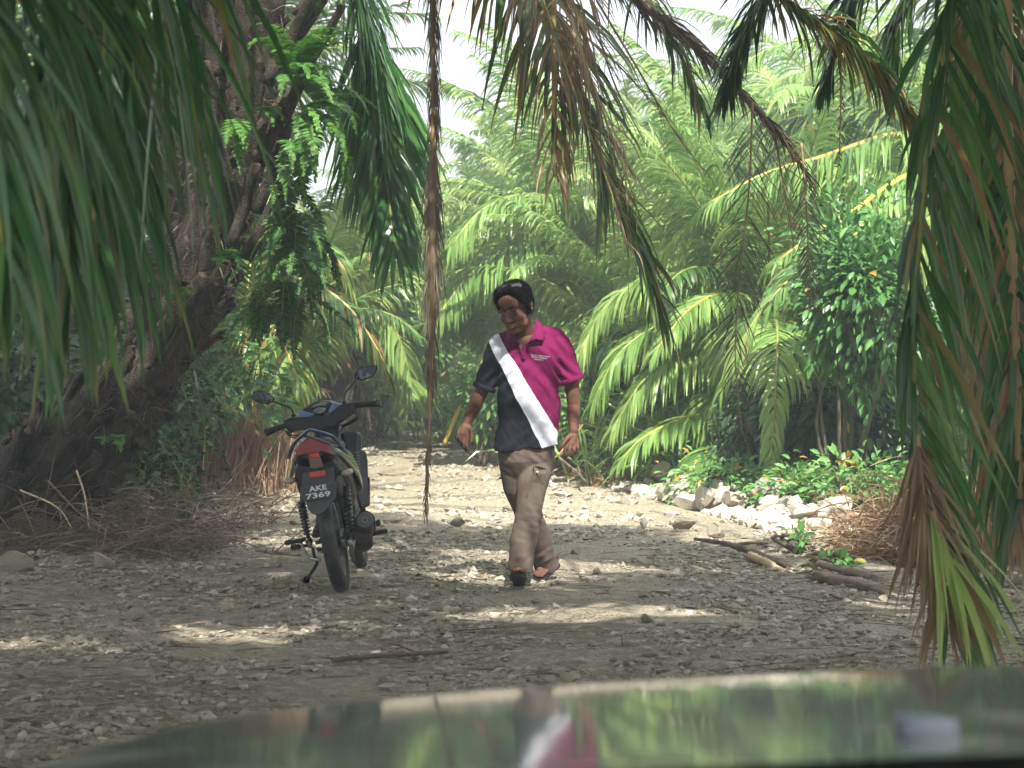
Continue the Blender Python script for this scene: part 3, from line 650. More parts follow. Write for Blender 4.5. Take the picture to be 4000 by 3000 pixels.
# thin bare ribs crossing the bright gap
for pp in ([(2330, 0, 11.5), (2480, 250, 11.5), (2640, 520, 11.5), (2780, 700, 11.5)], [(2290, -60, 11.6), (2390, 300, 11.6), (2520, 560, 11.6)], [(2260, 120, 11.4), (2420, 260, 11.4), (2600, 460, 11.4)]):
    traced(big, root, pp, dk, M['rachis_dry'], split=False, n=12, L=0.2, W=0.01, t0=0.1, r=r1, grav=1.5, seg=3, ang=(30, 20), rr=(0.008, 0.003), tint=(0.5, 0.2))
tpp = P(1000, -620, 14); canopy_palm(np.array([tpp[0], tpp[1], 0]), tpp[2] + .15, M['leaf_mid'], RGn, 60, 31, sc=1.0, els=(30, 75), parent=big, off=root)  # extra unseen crown fronds added to shade the trunk
# rest of its crown, above and behind
r3 = np.random.default_rng(8); top = P(1000, -620, 14)
for q in range(16):
    az = q * 2.39996; a = arch(20 + 55 * ((q * .618) % 1), r3.uniform(3.8, 4.8), r3.uniform(50, 80)); ca, sa = math.cos(az), math.sin(az)
    pts = np.c_[a[:, 0] * ca - a[:, 1] * sa, a[:, 0] * sa + a[:, 1] * ca, a[:, 2]] + top
    cc = curve(pts, 30)
    if (in_view(cc, 0) & (cc[:, 0] > top[0] + .4)).any() or (cc[:, 0] > 2).any(): continue
    g = G(); frond(g, pts, n=64, L=0.8, W=0.05, t0=0.18, grav=1.4, seg=4, r=r3, rr=(0.04, 0.008), tint=(0.4, 0.2), keep=gap); g.build('frond', [M['leaf_mid'], RGn], big, off=root, attrs=True)

# ================= near palm on the left: fronds hanging close to the camera
rl = np.array([-3.0, 4.9, 0.0])
nl = empty('oil_palm', rl, 'near oil palm at the left edge whose broad dark leaflets hang before the trunk', 'palm tree')
hero_trunk(nl, rl, [rl + (0, 0, -.2), rl + (0, 0, 1), rl + (.05, 0, 2.2), rl + (.1, 0, 3.4)], [0.45, 0.4, 0.35, 0.32], 90, (0.45, 0.12), 9, nf=200)
r4 = np.random.default_rng(44)
nk = dict(W=0.023, seg=6, fold=0.35, r=r4, Lmin=0.75, tipdry=0.02, spread=0.25)
cr0 = (-4900, -2300)   # crown of this palm lies far outside the frame
traced(nl, rl, [(-2200, -1700, 4.9), (-800, -1500, 4.6), (-100, -800, 4.4), (130, -200, 4.3), (205, 200, 4.3), (240, 550, 4.3), (268, 1060, 4.3)], LN, RGn, n=84, L=0.66, t0=0.35, grav=1.0, up=0.15, ang=(42, 12), rr=(0.02, 0.004), label='near frond hanging tip down at the left edge', tint=(0.35, 0.2), **nk)
traced(nl, rl, [(-2200, -1900, 5), (-500, -1700, 4.9), (250, -1100, 4.8), (520, -560, 4.75), (560, -300, 4.7), (620, -50, 4.7), (680, 260, 4.7)], LN, RGn, n=44, L=0.95, t0=0.45, grav=0.95, up=0.15, ang=(42, 12), rr=(0.02, 0.005), label='near frond whose long leaflets curve down across the trunk', tint=(0.4, 0.2), **nk)
traced(nl, rl, [(-2200, -1600, 4.6), (-900, -1300, 4.2), (-350, -700, 4.0), (-120, -200, 3.9), (-60, 400, 3.9), (10, 950, 3.9)], LN, RGn, n=56, L=0.66, t0=0.4, grav=1.1, up=0.15, ang=(45, 14), rr=(0.018, 0.004), tint=(0.45, 0.2), **nk)
traced(nl, rl, [(-2200, -1900, 5.1), (-300, -1600, 5.1), (100, -1000, 5.1), (330, -450, 5.1), (390, 0, 5.1), (430, 450, 5.1), (460, 900, 5.1)], LN, RGn, n=60, L=0.74, t0=0.45, grav=1.2, up=0.12, ang=(40, 12), rr=(0.02, 0.004), tint=(0.3, 0.2), **nk)
canopy_palm(rl, 3.6, M['leaf_mid'], RGn, 46, 61, sc=1.05, parent=nl)
canopy_palm(rl + np.array([.1, .1, 0]), 4.1, M['leaf_mid'], RGn, 46, 161, sc=1.1, parent=nl)

# unseen palm added outside the left edge to shade the trunk
rs_ = np.array([-4.6, 10.6, 0.0]); ns = empty('oil_palm', rs_, 'unseen oil palm added beyond the left edge to shade the big leaning trunk', 'palm tree')
hero_trunk(ns, rs_, [rs_ + (0, 0, -.2), rs_ + (0, 0, 1.5), rs_ + (0, 0, 3), rs_ + (0, 0, 4.2)], [0.45, 0.4, 0.35, 0.3], 60, (0.45, 0.12), 13, nf=0)
canopy_palm(rs_, 4.3, M['leaf_mid'], RGn, 60, 64, sc=1.0, els=(15, 60), parent=ns)
# ================= near palm on the right
rr_ = np.array([3.1, 6.9, 0.0])
nr = empty('oil_palm', rr_, 'near oil palm at the right edge with a long frond hanging down to the ground', 'palm tree')
hero_trunk(nr, rr_, [rr_ + (0, 0, -.2), rr_ + (-.05, 0, 1), rr_ + (-.1, 0, 2.4), rr_ + (-.1, 0, 3.7)], [0.5, 0.45, 0.38, 0.34], 110, (0.5, 0.12), 10, nf=300)
r5 = np.random.default_rng(55)
F1 = [(4300, -1300, 6.9), (3950, -900, 6.7), (3790, -400, 6.6), (3720, 0, 6.6), (3655, 420, 6.6), (3590, 900, 6.6), (3560, 1350, 6.6), (3590, 1750, 6.6), (3640, 2080, 6.6), (3690, 2380, 6.6)]
traced(nr, rr_, F1, LN, M['rachis_green'], n=94, L=0.74, W=0.024, t0=0.2, grav=0.6, seg=6, fold=0.4, up=0.35, ang=(36, 20), rr=(0.028, 0.006), sides=(-1,), r=r5, Lmin=0.8, spread=0.42, tint=(0.55, 0.25), dryp=0.14, tipdry=0.04, plane=(0, -1, 0.1), label='long green frond hanging to the ground at the right, tip turning brown')
traced(nr, rr_, F1[1:], LN, M['rachis_green'], n=46, L=0.36, W=0.026, t0=0.15, grav=2.6, seg=5, fold=0.3, up=0.25, ang=(14, 10), rr=(0.012, 0.004), sides=(1,), r=r5, Lmin=0.8, spread=0.2, tint=(0.35, 0.2), dryp=0.12, tipdry=0.15, plane=(0, -1, 0.1), split=False)
g = G(); pts = [P(3585, 1700, 6.55), P(3600, 1850, 6.55), P(3630, 2080, 6.5), P(3665, 2280, 6.5), P(3680, 2400, 6.5)]
frond(g, pts, n=110, L=0.34, W=0.011, t0=0.0, grav=1.2, seg=4, ang=(18, 30), up=0.2, spread=0.35, rr=(0.008, 0.004), r=r5, Lmin=0.8, tint=(0.5, 0.25), miss=0.1)
o = g.build('frond', [M['leaf_tan'], M['rachis_tan']], nr, off=rr_, attrs=True); o['label'] = 'dry brown leaflets fanning out at the tip of the hanging frond'
g = G(); frond(g, [P(3640, 2000, 6.5), P(3700, 2150, 6.45), P(3740, 2260, 6.4)], n=11, L=0.46, W=0.030, t0=0.0, grav=0.45, seg=6, ang=(26, 8), up=0.1, spread=0.15, fold=.3, rr=(0.01, 0.004), sides=(1, -1), r=r5, Lmin=0.9, tint=(0.95, 0.1), dryp=.1, tipdry=.2)
o = g.build('frond', [M['leaf_far'], M['rachis_tan']], nr, off=rr_, attrs=True); o['label'] = 'bright green leaflets reaching the ground'
F2 = [(4500, -1500, 7.4), (4050, -900, 7.3), (3950, -300, 7.3), (3930, 200, 7.3), (3940, 700, 7.3), (3960, 1200, 7.3), (3975, 1650, 7.3), (3985, 1950, 7.3)]
traced(nr, rr_, F2, LN, M['rachis_tan'], n=66, L=0.7, W=0.030, t0=0.2, grav=1.6, seg=5, fold=0.3, up=0.25, ang=(45, 18), rr=(0.035, 0.012), r=r5, Lmin=0.8, tint=(0.4, 0.2), dryp=0.15, tipdry=0.15, plane=(0, -1, 0.1), label='second hanging frond at the right edge with a thick tan rachis')
F3 = [(4500, -1400, 8), (4200, -700, 8), (3950, -100, 8), (3900, 500, 8), (3900, 1100, 8), (3910, 1500, 8), (3930, 1900, 8)]
traced(nr, rr_, F3, M['leaf_tan'], M['rachis_dry'], n=170, L=0.75, W=0.018, t0=0.25, grav=3.0, seg=5, up=0.2, ang=(35, 12), rr=(0.03, 0.01), r=r5, Lmin=0.8, tint=(0.35, 0.25), sides=(1, -1, 1), label='curtain of dry tan leaflets at the right edge')
F4 = [(4400, -1500, 8.3), (4100, -1000, 8.3), (3900, -500, 8.3), (3790, 0, 8.3), (3760, 500, 8.3), (3780, 900, 8.3)]
traced(nr, rr_, F4, LN, M['rachis_green'], n=44, L=0.7, W=0.036, t0=0.25, grav=1.8, seg=5, up=0.25, ang=(45, 18), rr=(0.03, 0.01), r=r5, Lmin=0.8, tint=(0.35, 0.2), dryp=.08)
# fronds of this palm reaching over the road at the top right
E1 = [(3800, -900, 9.5), (3000, -700, 9.8), (2850, -200, 10), (3060, 0, 10), (3240, 110, 10), (3400, 260, 10), (3540, 440, 10), (3610, 540, 10)]
traced(nr, rr_, E1[2:], M['leaf_mid'], M['rachis_dry'], n=120, L=0.42, W=0.022, t0=0.1, grav=2.2, seg=4, up=0.15, ang=(34, 18), rr=(0.02, 0.006), r=r5, Lmin=0.6, tint=(0.3, 0.25), dryp=0.45, tipdry=0.3, label='browning frond with orange rib at the top right')
traced(nr, rr_, [(3300, -420, 10.4), (3080, -160, 10.4), (2960, 20, 10.4), (2880, 200, 10.4), (2830, 380, 10.4)], M['leaf_mid'], RGn, n=84, L=0.5, W=0.034, t0=0.15, grav=1.6, seg=4, up=0.15, ang=(52, 22), rr=(0.02, 0.006), r=r5, Lmin=0.6, tint=(0.25, 0.2))
traced(nr, rr_, [(3700, -420, 10.8), (3500, -230, 10.8), (3350, -40, 10.8), (3270, 150, 10.8), (3230, 330, 10.8)], M['leaf_mid'], RGn, n=84, L=0.5, W=0.032, t0=0.1, grav=1.8, seg=4, up=0.15, ang=(52, 22), rr=(0.02, 0.006), r=r5, Lmin=0.6, tint=(0.3, 0.2))
traced(nr, rr_, [(3900, -500, 11), (3650, -200, 11), (3520, 60, 11), (3470, 250, 11)], M['leaf_mid'], RGn, n=70, L=0.55, W=0.032, t0=0.1, grav=1.8, seg=4, up=0.15, ang=(52, 22), rr=(0.02, 0.006), r=r5, Lmin=0.6, tint=(0.35, 0.2))
canopy_palm(rr_, 3.9, M['leaf_mid'], RGn, 60, 62, sc=1.15, parent=nr)
# palm behind the car that shades the foreground; only its shade and its mirror image in the bonnet show
rb = np.array([2.6, 1.2, 0.0])
nb = empty('oil_palm', rb, 'oil palm beside the car whose crown shades the foreground', 'palm tree')
hero_trunk(nb, rb, [rb + (0, 0, -.2), rb + (0, 0, 1.5), rb + (0, 0, 3), rb + (0, 0, 4.4)], [0.45, 0.4, 0.35, 0.3], 60, (0.45, 0.12), 12, nf=0)
canopy_palm(rb, 4.6, M['leaf_mid'], RGn, 60, 63, sc=1.2, parent=nb)

# ================= middle-distance palms with traced fronds
def mid(u, Y, h, label, n, seed, key='far', sc=0.95):
    x = (u - 2000) / FPX * Y; ro = palm(x, Y, h, label, key, n, sc, seed, dead=2); return ro, np.array([x, Y, -0.05])
ro, rt = mid(4120, 18.3, 2.5, 'oil palm at the right whose fronds arch left with bright yellow ribs', 14, 81)
yk = dict(seg=4, up=-0.1, spread=0.06, r=np.random.default_rng(6), Lmin=0.6, W=0.034)
cy = P(4120, 450, 18.3)
for pp in ([(4100, 560, 18.3), (3850, 500, 18.1), (3610, 523, 18), (3461, 533, 17.9), (3305, 583, 17.8), (3195, 619, 17.7), (2990, 680, 17.6), (2780, 790, 17.5)],
           [(4100, 640, 18.2), (3850, 640, 17.8), (3610, 670, 17.4), (3524, 697, 17.3), (3422, 760, 17.2), (3352, 814, 17.1), (3226, 885, 17), (3040, 1018, 16.9)],
           [(4100, 700, 18.1), (3850, 730, 17.6), (3610, 791, 17.3), (3540, 822, 17.2), (3477, 869, 17.1), (3350, 980, 17), (3250, 1120, 16.9)]):
    traced(ro, rt, pp, M['leaf_far'], M['rachis_yellow'], n=120, L=0.85, t0=0.15, grav=2.8, ang=(72, 45), rr=(0.042, 0.014), tint=(0.45, 0.2), label='green frond arching left with a bright yellow rib', **yk)
ro, rt = mid(3000, 20.5, 1.3, 'oil palm above the rock heap with light fronds drooping to the ground', 22, 82, sc=0.85)
R_PALM = (ro, rt)
for pp in ([(2990, 1580, 20.3), (2870, 1600, 19.6), (2671, 1634, 19.2), (2517, 1706, 18.9), (2430, 1790, 18.8)], [(2990, 1640, 20.3), (2888, 1688, 19.4), (2762, 1760, 18.8), (2662, 1878, 18.5)],
           [(2960, 1300, 20.3), (2900, 1180, 19.9), (2800, 1150, 19.6), (2680, 1220, 19.3), (2560, 1370, 19.1)], [(2970, 1300, 20.3), (2880, 1230, 19.5), (2860, 1400, 19.2), (2880, 1600, 19.1)]):
    traced(ro, rt, pp, M['leaf_far'], M['rachis_yellow'], n=105, L=0.62, t0=0.1, grav=1.5, ang=(60, 30), rr=(0.02, 0.006), tint=(0.45, 0.2), **yk)
ro, rt = mid(960, 20, 0.7, 'oil palm with browning fronds drooping behind the motorbike, right of the big trunk', 18, 83, 'mid', 0.62)
for pp, mm in (([(1000, 1180, 19.8), (1120, 1090, 19.3), (1250, 1120, 19), (1370, 1210, 18.8), (1460, 1340, 18.7), (1530, 1480, 18.7)], 'leaf_mid'), ([(1000, 1150, 19.8), (1110, 1000, 19.6), (1230, 960, 19.4), (1330, 1030, 19.3), (1380, 1150, 19.3)], 'leaf_far'),
               ([(1000, 1250, 19.8), (1080, 1300, 19.3), (1150, 1450, 19), (1180, 1600, 19)], 'leaf_far')):
    traced(ro, rt, pp, M[mm], M['rachis_tan'], n=74, L=0.6, t0=0.1, grav=2.4, ang=(58, 30), rr=(0.02, 0.006), tint=(0.4, 0.25), dryp=0.2, tipdry=0.2, **yk)
for pp in ([(2980, 1450, 20.3), (2850, 1370, 19.9), (2680, 1390, 19.6), (2520, 1480, 19.4), (2400, 1660, 19.3)], [(2970, 1350, 20.3), (2780, 1250, 20), (2580, 1270, 19.8), (2420, 1380, 19.6), (2320, 1560, 19.5)],
           [(2990, 1500, 20.3), (3070, 1400, 20), (3160, 1440, 19.8), (3220, 1590, 19.7)], [(2980, 1520, 20.3), (2900, 1500, 19.6), (2790, 1560, 19.3), (2720, 1680, 19.2)], [(2950, 1300, 20.3), (2760, 1100, 20.2), (2560, 1080, 20), (2380, 1180, 19.9), (2260, 1380, 19.8)]):
    traced(R_PALM[0], R_PALM[1], pp, M['leaf_far'], M['rachis_green'], n=115, L=0.74, t0=0.1, grav=2.2, ang=(62, 34), rr=(0.022, 0.007), tint=(0.5, 0.2), **yk)
# long fronds arching through the middle distance
ro, rt = mid(2330, 24.5, 2.2, 'oil palm behind the man whose long fronds arch left and right', 16, 86, 'far', 0.9)
for pp in ([(2330, 1000, 24.3), (2250, 830, 24), (2150, 770, 23.7), (2010, 765, 23.4), (1870, 830, 23.2), (1760, 960, 23)], [(2330, 1050, 24.3), (2200, 950, 24), (2020, 960, 23.6), (1850, 1060, 23.3), (1720, 1220, 23)],
           [(2340, 1000, 24.3), (2420, 780, 24), (2560, 690, 23.8), (2720, 700, 23.5), (2850, 790, 23.3), (2930, 930, 23.2)], [(2340, 1100, 24.3), (2500, 1000, 23.9), (2640, 1030, 23.5), (2760, 1180, 23.2)],
           [(2330, 1100, 24.3), (2230, 1080, 23.8), (2120, 1180, 23.4), (2060, 1380, 23.2)], [(2350, 950, 24.3), (2440, 560, 24.2), (2590, 475, 24.1), (2770, 545, 24), (2880, 720, 24)]):
    traced(ro, rt, pp, M['leaf_far'], M['rachis_green'], n=125, L=0.95, t0=0.1, grav=2.2, ang=(68, 40), rr=(0.028, 0.008), tint=(0.5, 0.2), **yk)
ro, rt = mid(1330, 29, 1.2, 'oil palm right of the hanging ferns with fronds arching over the road', 14, 87, 'far', 0.85)
for pp in ([(1330, 1180, 28.8), (1420, 1060, 28.6), (1540, 1040, 28.4), (1650, 1130, 28.3), (1720, 1290, 28.2)], [(1330, 1230, 28.8), (1430, 1180, 28.4), (1530, 1260, 28.2), (1590, 1420, 28.1), (1610, 1560, 28.1)],
           [(1330, 1200, 28.8), (1250, 1050, 28.4), (1130, 1000, 28.2), (1010, 1070, 28)]):
    traced(ro, rt, pp, M['leaf_far'], M['rachis_green'], n=115, L=0.95, t0=0.1, grav=2.2, ang=(65, 38), rr=(0.024, 0.008), tint=(0.5, 0.2), **yk)
ro, rt = mid(1700, 38, 0.6, 'low oil palm left of the man where the road bends away', 22, 84, 'far', 0.85)
ro, rt = mid(2600, 22.5, 0.7, 'low oil palm right behind the man beside the sunlit road', 20, 85, 'far', 0.75)

# ================= ferns growing on the big trunk
def fern(u, v, Y, n, size, label, az=(0, 360), el=(10, 60), seed=0, group='ferns growing on the trunk of the big leaning palm', droop=110, W=0.018, mt='fern', L=0.085):
    r = np.random.default_rng(seed); base = P(u, v, Y); root = empty('fern', base, label, 'fern', group)
    for q in range(n):
        a = rad(r.uniform(*az)); e = r.uniform(*el); ln = size * r.uniform(.65, 1.1)
        c = arch(e, ln, droop * r.uniform(.7, 1.2)); pts = np.c_[c[:, 0] * math.cos(a), c[:, 0] * math.sin(a), c[:, 2]]
        g = G(); frond(g, pts, n=int(ln * 85), L=L * r.uniform(.85, 1.2), W=W, t0=0.12, grav=0.5, seg=3, ang=(80, 60), up=0.05, spread=0.08, rr=(0.004, 0.0015), rk=4, r=r, Lmin=0.3, tint=(0.5, 0.2), tipdrop=.5)
        g.build('frond', [M[mt], M['rachis_green']], root, attrs=True)
    return root
fern(1150, 320, 13.35, 20, 0.70, 'large bright green fern on the right side of the trunk, near the top', (-120, 70), (0, 75), 1, droop=95)
fern(1190, 430, 13.3, 12, 0.65, 'fern just below the large bright fern, fronds hanging to the right', (-90, 60), (-30, 40), 2)
fern(1120, 560, 13.3, 9, 0.42, 'darker fern hanging from the middle of the trunk, right side', (-100, 60), (-60, 10), 3)
for i, (u, v, s, lab) in enumerate(((1130, 700, .5, 'uppermost of the ferns hanging as a curtain right of the trunk'), (1160, 820, .55, 'fern in the hanging curtain, second from its top'), (1150, 960, .6, 'fern in the middle of the hanging curtain right of the trunk'), (1110, 1080, .55, 'fern low in the hanging curtain right of the trunk'), (1180, 1150, .5, 'outermost low fern of the hanging curtain'), (1050, 1180, .5, 'lowest fern of the hanging curtain, against the trunk'), (1230, 900, .55, 'outer fern of the hanging curtain beside the white gap'))):
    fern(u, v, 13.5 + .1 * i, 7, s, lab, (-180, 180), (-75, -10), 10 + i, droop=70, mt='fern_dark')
fern(1000, 440, 13.45, 3, 0.42, 'thin arching fern across the front of the trunk, upper part', (-60, 20), (10, 40), 20, droop=120)
fern(925, 460, 13.5, 3, 0.4, 'thin fern pointing down on the front of the trunk, upper part', (-110, -60), (-60, 10), 21, droop=80)
fern(870, 1020, 13.5, 3, 0.3, 'small fern at the bend of the trunk', (-120, -40), (20, 60), 22, droop=120)
fern(690, 1180, 13.5, 3, 0.25, 'tiny fern low on the dark trunk behind the near leaves', (-120, -40), (10, 60), 23, droop=120)
fern(420, 1730, 13.3, 3, 0.25, 'tiny fern near the foot of the trunk', (-120, -20), (20, 60), 24, droop=110)

# ================= broad-leaved plants
def leaves_in(g, n, cen, rad3, L, W, r, hang=0.5, tint=(0.5, 0.22), clumps=26, dryp=0.01, seg=3, cs=0.3):
    cen = np.asarray(cen); cc = cen + nrm(r.normal(0, 1, (clumps, 3))) * np.asarray(rad3) * r.uniform(.35, 1.0, (clumps, 1))
    i = r.integers(0, clumps, n); p = cc[i] + r.normal(0, 1, (n, 3)) * np.asarray(rad3) * cs * r.uniform(.5, 1.2, (clumps, 1))[i]
    d = nrm(p - cc[i]) + nrm(p - cen) * 0.8 + r.normal(0, .35, (n, 3)) + np.array([0, 0, -hang])
    tc_ = r.normal(0, .12, clumps)[i]
    strips(g, p, d, r.normal(0, .45, (n, 3)) + np.array([0, -.4, 1.0]), L * (s_ := r.uniform(.4, 1.35, n)), W * s_ * r.uniform(.8, 1.15, n), 0.9, seg, fold=0.25, tint=np.clip(r.normal(*tint, n) + tc_, 0, 1), dry=(r.random(n) < dryp) * 1.0,
           prof={3: (.25, 1, .75, .03), 4: (.15, .9, 1, .55, .03)}[seg], r=r)
    return cc
def shrub(name, label, cen, rad3, n, L, W, mt, seed, base=None, group=None, cat='shrub', stems=10, **kw):
    r = np.random.default_rng(seed); b = np.array([cen[0], cen[1], 0.0]) if base is None else np.asarray(base)
    root = empty(name, b, label, cat, group); g = G(); cc = leaves_in(g, n, cen, rad3, L, W, r, **kw)
    g.build('foliage', [M[mt]], root, off=b, attrs=True); g = G()
    for q in range(min(stems, len(cc))):
        e = cc[q]; m = (b + e) / 2 + r.normal(0, .12, 3) * np.array([1, 1, .5]); tube(g, curve([b + r.normal(0, .05, 3) * [1, 1, 0], m, e], 9), np.linspace(.022, .005, 9), 6)
    g.build('stems', M['stem'], root, off=b); return root
Y = 16.2
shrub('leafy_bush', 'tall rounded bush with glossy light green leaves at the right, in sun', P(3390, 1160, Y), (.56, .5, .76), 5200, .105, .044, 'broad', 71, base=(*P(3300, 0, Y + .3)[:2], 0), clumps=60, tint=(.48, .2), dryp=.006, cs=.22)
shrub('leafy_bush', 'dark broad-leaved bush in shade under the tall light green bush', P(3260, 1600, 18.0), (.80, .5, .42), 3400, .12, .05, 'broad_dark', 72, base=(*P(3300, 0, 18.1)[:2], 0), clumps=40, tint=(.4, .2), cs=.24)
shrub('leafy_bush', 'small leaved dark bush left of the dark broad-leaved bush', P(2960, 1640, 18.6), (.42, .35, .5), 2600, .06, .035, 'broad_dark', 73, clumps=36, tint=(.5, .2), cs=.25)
shrub('young_tree', 'thin young tree with sparse leaves between the palms at the far right', P(3600, 1350, 18.5), (.4, .4, 1.0), 1500, .12, .05, 'broad', 74, clumps=40, cs=.25, cat='tree')
shrub('leafy_bush', 'bright green bush behind the mirrors of the motorbike', P(1480, 1330, 33), (1.3, .8, 1.2), 2600, .16, .08, 'broad', 75, clumps=30, tint=(.7, .2))
shrub('leafy_bush', 'dark leafy bush at the left edge below the hanging leaves', P(60, 1500, 16.5), (.55, .5, .45), 1800, .14, .06, 'broad_dark', 76, clumps=30)
shrub('leafy_bush', 'low green bush left of the dry grass, behind the big trunk', P(640, 1550, 18), (.7, .5, .55), 2200, .11, .05, 'broad_dark', 77, clumps=36, tint=(.65, .2))
shrub('leafy_bush', 'leafy weeds beside the road directly behind the left hand of the man', P(2260, 1640, 22), (.35, .3, .4), 1200, .09, .045, 'broad', 78, clumps=20, tint=(.65, .2))
shrub('leafy_bush', 'green weeds behind the right hand of the man at the road edge', P(1900, 1600, 24), (.45, .3, .45), 1500, .10, .04, 'broad', 79, clumps=24, tint=(.6, .2))
for i, (u, v, Yv, rx, rz, lab) in enumerate(((2820, 1860, 17.6, .5, .22, 'low creeper with round leaves on the rock heap'), (3120, 1900, 16.2, .35, .16, 'small bright weeds among the rocks, right of the creeper'), (3400, 1880, 15.6, .5, .24, 'bright green seedlings above the dry brush heap'), (3120, 2110, 13.0, .05, .10, 'slender green weed in front of the dry brush heap'), (3260, 2190, 12.3, .12, .03, 'tiny green weeds at the foot of the dry brush heap'))):
    shrub('weed_patch', lab, P(u, v, Yv), (rx, .3 if rx > .3 else .12, rz), int(1500 * rx), .075, .035, 'broad', 90 + i, clumps=20, tint=(.6, .2), cat='weeds', stems=6, hang=0.1, dryp=.04)

# climbing vine with paired oval leaflets hanging beside the big trunk
def vine(label, strands, seed, Y, mt='broad'):
    r = np.random.default_rng(seed); b = P(strands[0][0][0], 0, Y); b[2] = 0; root = empty('climbing_vine', b, label, 'vine', 'vines with paired oval leaflets beside the big trunk')
    for s in strands:
        pts = [P(u, v, Y + r.uniform(-.25, .25)) for u, v in s]; g = G(); c = curve(pts, 30); tube(g, c, .005, 5, 1); m = 14
        for q in range(m):
            i = int(q / m * 28); a = r.uniform(0, 6.28); e = arch(r.uniform(-30, 20), r.uniform(.22, .36), 60); pp = np.c_[e[:, 0] * math.cos(a), e[:, 0] * math.sin(a), e[:, 2]] + c[i]
            frond(g, pp, n=9, L=.062, W=.030, t0=.15, grav=.6, seg=3, ang=(75, 50), up=.05, spread=.15, rr=(.003, .0015), rk=4, r=r, Lmin=.75, tint=(.45, .22), dryp=.02, tipdrop=.1)
        g.build('strand', [M[mt], M['rachis_green']], root, off=b, attrs=True)
vine('vine hanging between the big trunk and the dry grass, upper part', [[(880, 1180), (900, 1350), (930, 1500), (980, 1650)], [(960, 1150), (1000, 1300), (1020, 1450), (1060, 1560)], [(1040, 1250), (1080, 1400), (1100, 1520), (1110, 1640)]], 3, 15.2)
vine('vine draped under the leaning trunk, in front of the dry grass', [[(700, 1480), (740, 1600), (760, 1750), (740, 1880)], [(640, 1560), (660, 1700), (620, 1850), (600, 1950)], [(560, 1700), (560, 1800), (540, 1900), (530, 1990)], [(760, 1450), (780, 1560), (800, 1700), (790, 1850)]], 4, 14.6, 'broad_dark')
vine('vine in deep shade under the foot of the leaning trunk', [[(520, 1780), (560, 1880), (600, 1960), (640, 2010)], [(620, 1720), (700, 1850), (720, 1950), (700, 2030)]], 5, 14.2, 'broad_dark')

# dry grass and brush
def brush(name, label, cat, spots, n, h, mt, seed, W=.008, spread=.5, lean=.25, grav=1.2, group=None, tint=(.4, .25), kind=None, base=None):
    r = np.random.default_rng(seed); b = np.array([*spots[0][:2], 0.0]); g = G(); i = r.integers(0, len(spots), n); sp = np.array([[s[0], s[1], s[2]] for s in spots])
    p = sp[i] + r.normal(0, 1, (n, 3)) * np.array([spread, spread * .6, .03]); d = r.normal(0, lean, (n, 3)) + np.array([0, 0, 1.0])
    if base: p[:, 2] += np.abs(r.normal(0, base, n)); d = r.normal(0, 1, (n, 3)) * [1, 1, .5]
    p[:, 2] = np.maximum(p[:, 2], -.03)
    strips(g, p, d, r.normal(0, 1, (n, 3)), h * r.uniform(.35, 1.1, n), W, grav, 4, tint=np.clip(r.normal(*tint, n), 0, 1), r=r)
    return g.build(name, [M[mt]], None, off=b, attrs=True, label=label, **({'kind': kind} if kind else {'cat': cat, 'group': group}))
def gp(u, v): x, y = Gd(u, v); return (x, y, 0)
M['redstraw'] = leafmat('dry_grass', (0.24, 0.14, 0.085), (0.38, 0.25, 0.16), (0.54, 0.40, 0.28), transl=0.2, rough=0.8)
brush('dry_grass_clump', 'tall clump of dead reddish grass between the big trunk and the motorbike', 'dry grass', [(-3.0, 18.2, 0), (-2.7, 18.6, 0), (-3.3, 18.9, 0), (-2.5, 18.9, 0)], 5200, 0.85, 'redstraw', 1, W=.010, spread=.24, lean=.16, grav=.9)
brush('brush_heap', 'heap of dry cut branches and straw at the right, beyond the logs', 'brush heap', [(2.62, 12.9, 0), (2.8, 12.8, 0), (3.1, 13.2, 0), (2.6, 13.4, 0), (3.0, 12.6, 0)], 4600, 0.36, 'straw', 2, W=.009, spread=.26, base=.16, grav=.5)
brush('brush_heap', 'strip of dry straw behind the white rocks, right of the man', 'brush heap', [(1.4, 20.5, 0), (1.9, 20, 0), (1.0, 22.5, 0), (2.4, 19, .1), (.7, 24.5, 0)], 3000, 0.4, 'straw', 3, W=.012, spread=.35, base=.06, grav=.8)
brush('twig_litter', 'dry twigs and dead leaf strips piled around the foot of the leaning trunk', 'twigs', [gp(150, 2130), gp(450, 2120), gp(650, 2110), gp(300, 2060), gp(800, 2060), gp(550, 2170)], 2600, 0.42, 'leaf_dead', 4, W=.009, spread=.30, base=.14, grav=.5, kind='stuff', tint=(.45, .3))
brush('twig_litter', 'pale broken stalks standing at the left road edge', 'twigs', [gp(900, 2000), gp(1000, 1960), gp(820, 1980)], 160, 0.35, 'leaf_tan', 5, W=.008, spread=.25, lean=.5, grav=.6, kind='stuff')
# flat palm litter over the road
def litter(name, label, n, mt, seed, yr, L=(.08, .4), W=.007):
    r = np.random.default_rng(seed); y = r.uniform(*yr, n); x = r.uniform(-1, 1, n) * (0.27 * y + .3); ok = np.array([gz(a, b) for a, b in zip(x, y)])
    g = G(); a = r.uniform(0, 6.28, n); d = np.c_[np.cos(a), np.sin(a) * .8, r.normal(.06, .06, n)]
    strips(g, np.c_[x, y, ok + .018], d, r.normal(0, .5, (n, 3)) + np.array([0, 0, 1]), r.uniform(*L, n) * r.random(n) ** .5, W, .12, 4, tint=r.random(n), r=r)
    return g.build(name, [M[mt]], attrs=True, kind='stuff', label=label)
litter('leaf_litter', 'brown strips of dead palm leaflets lying on the road', 1500, 'leaf_dead', 1, (5.5, 15), W=.007)
litter('leaf_litter', 'pale dry straws lying on the gravel', 420, 'leaf_tan', 2, (5.5, 16), W=.005)

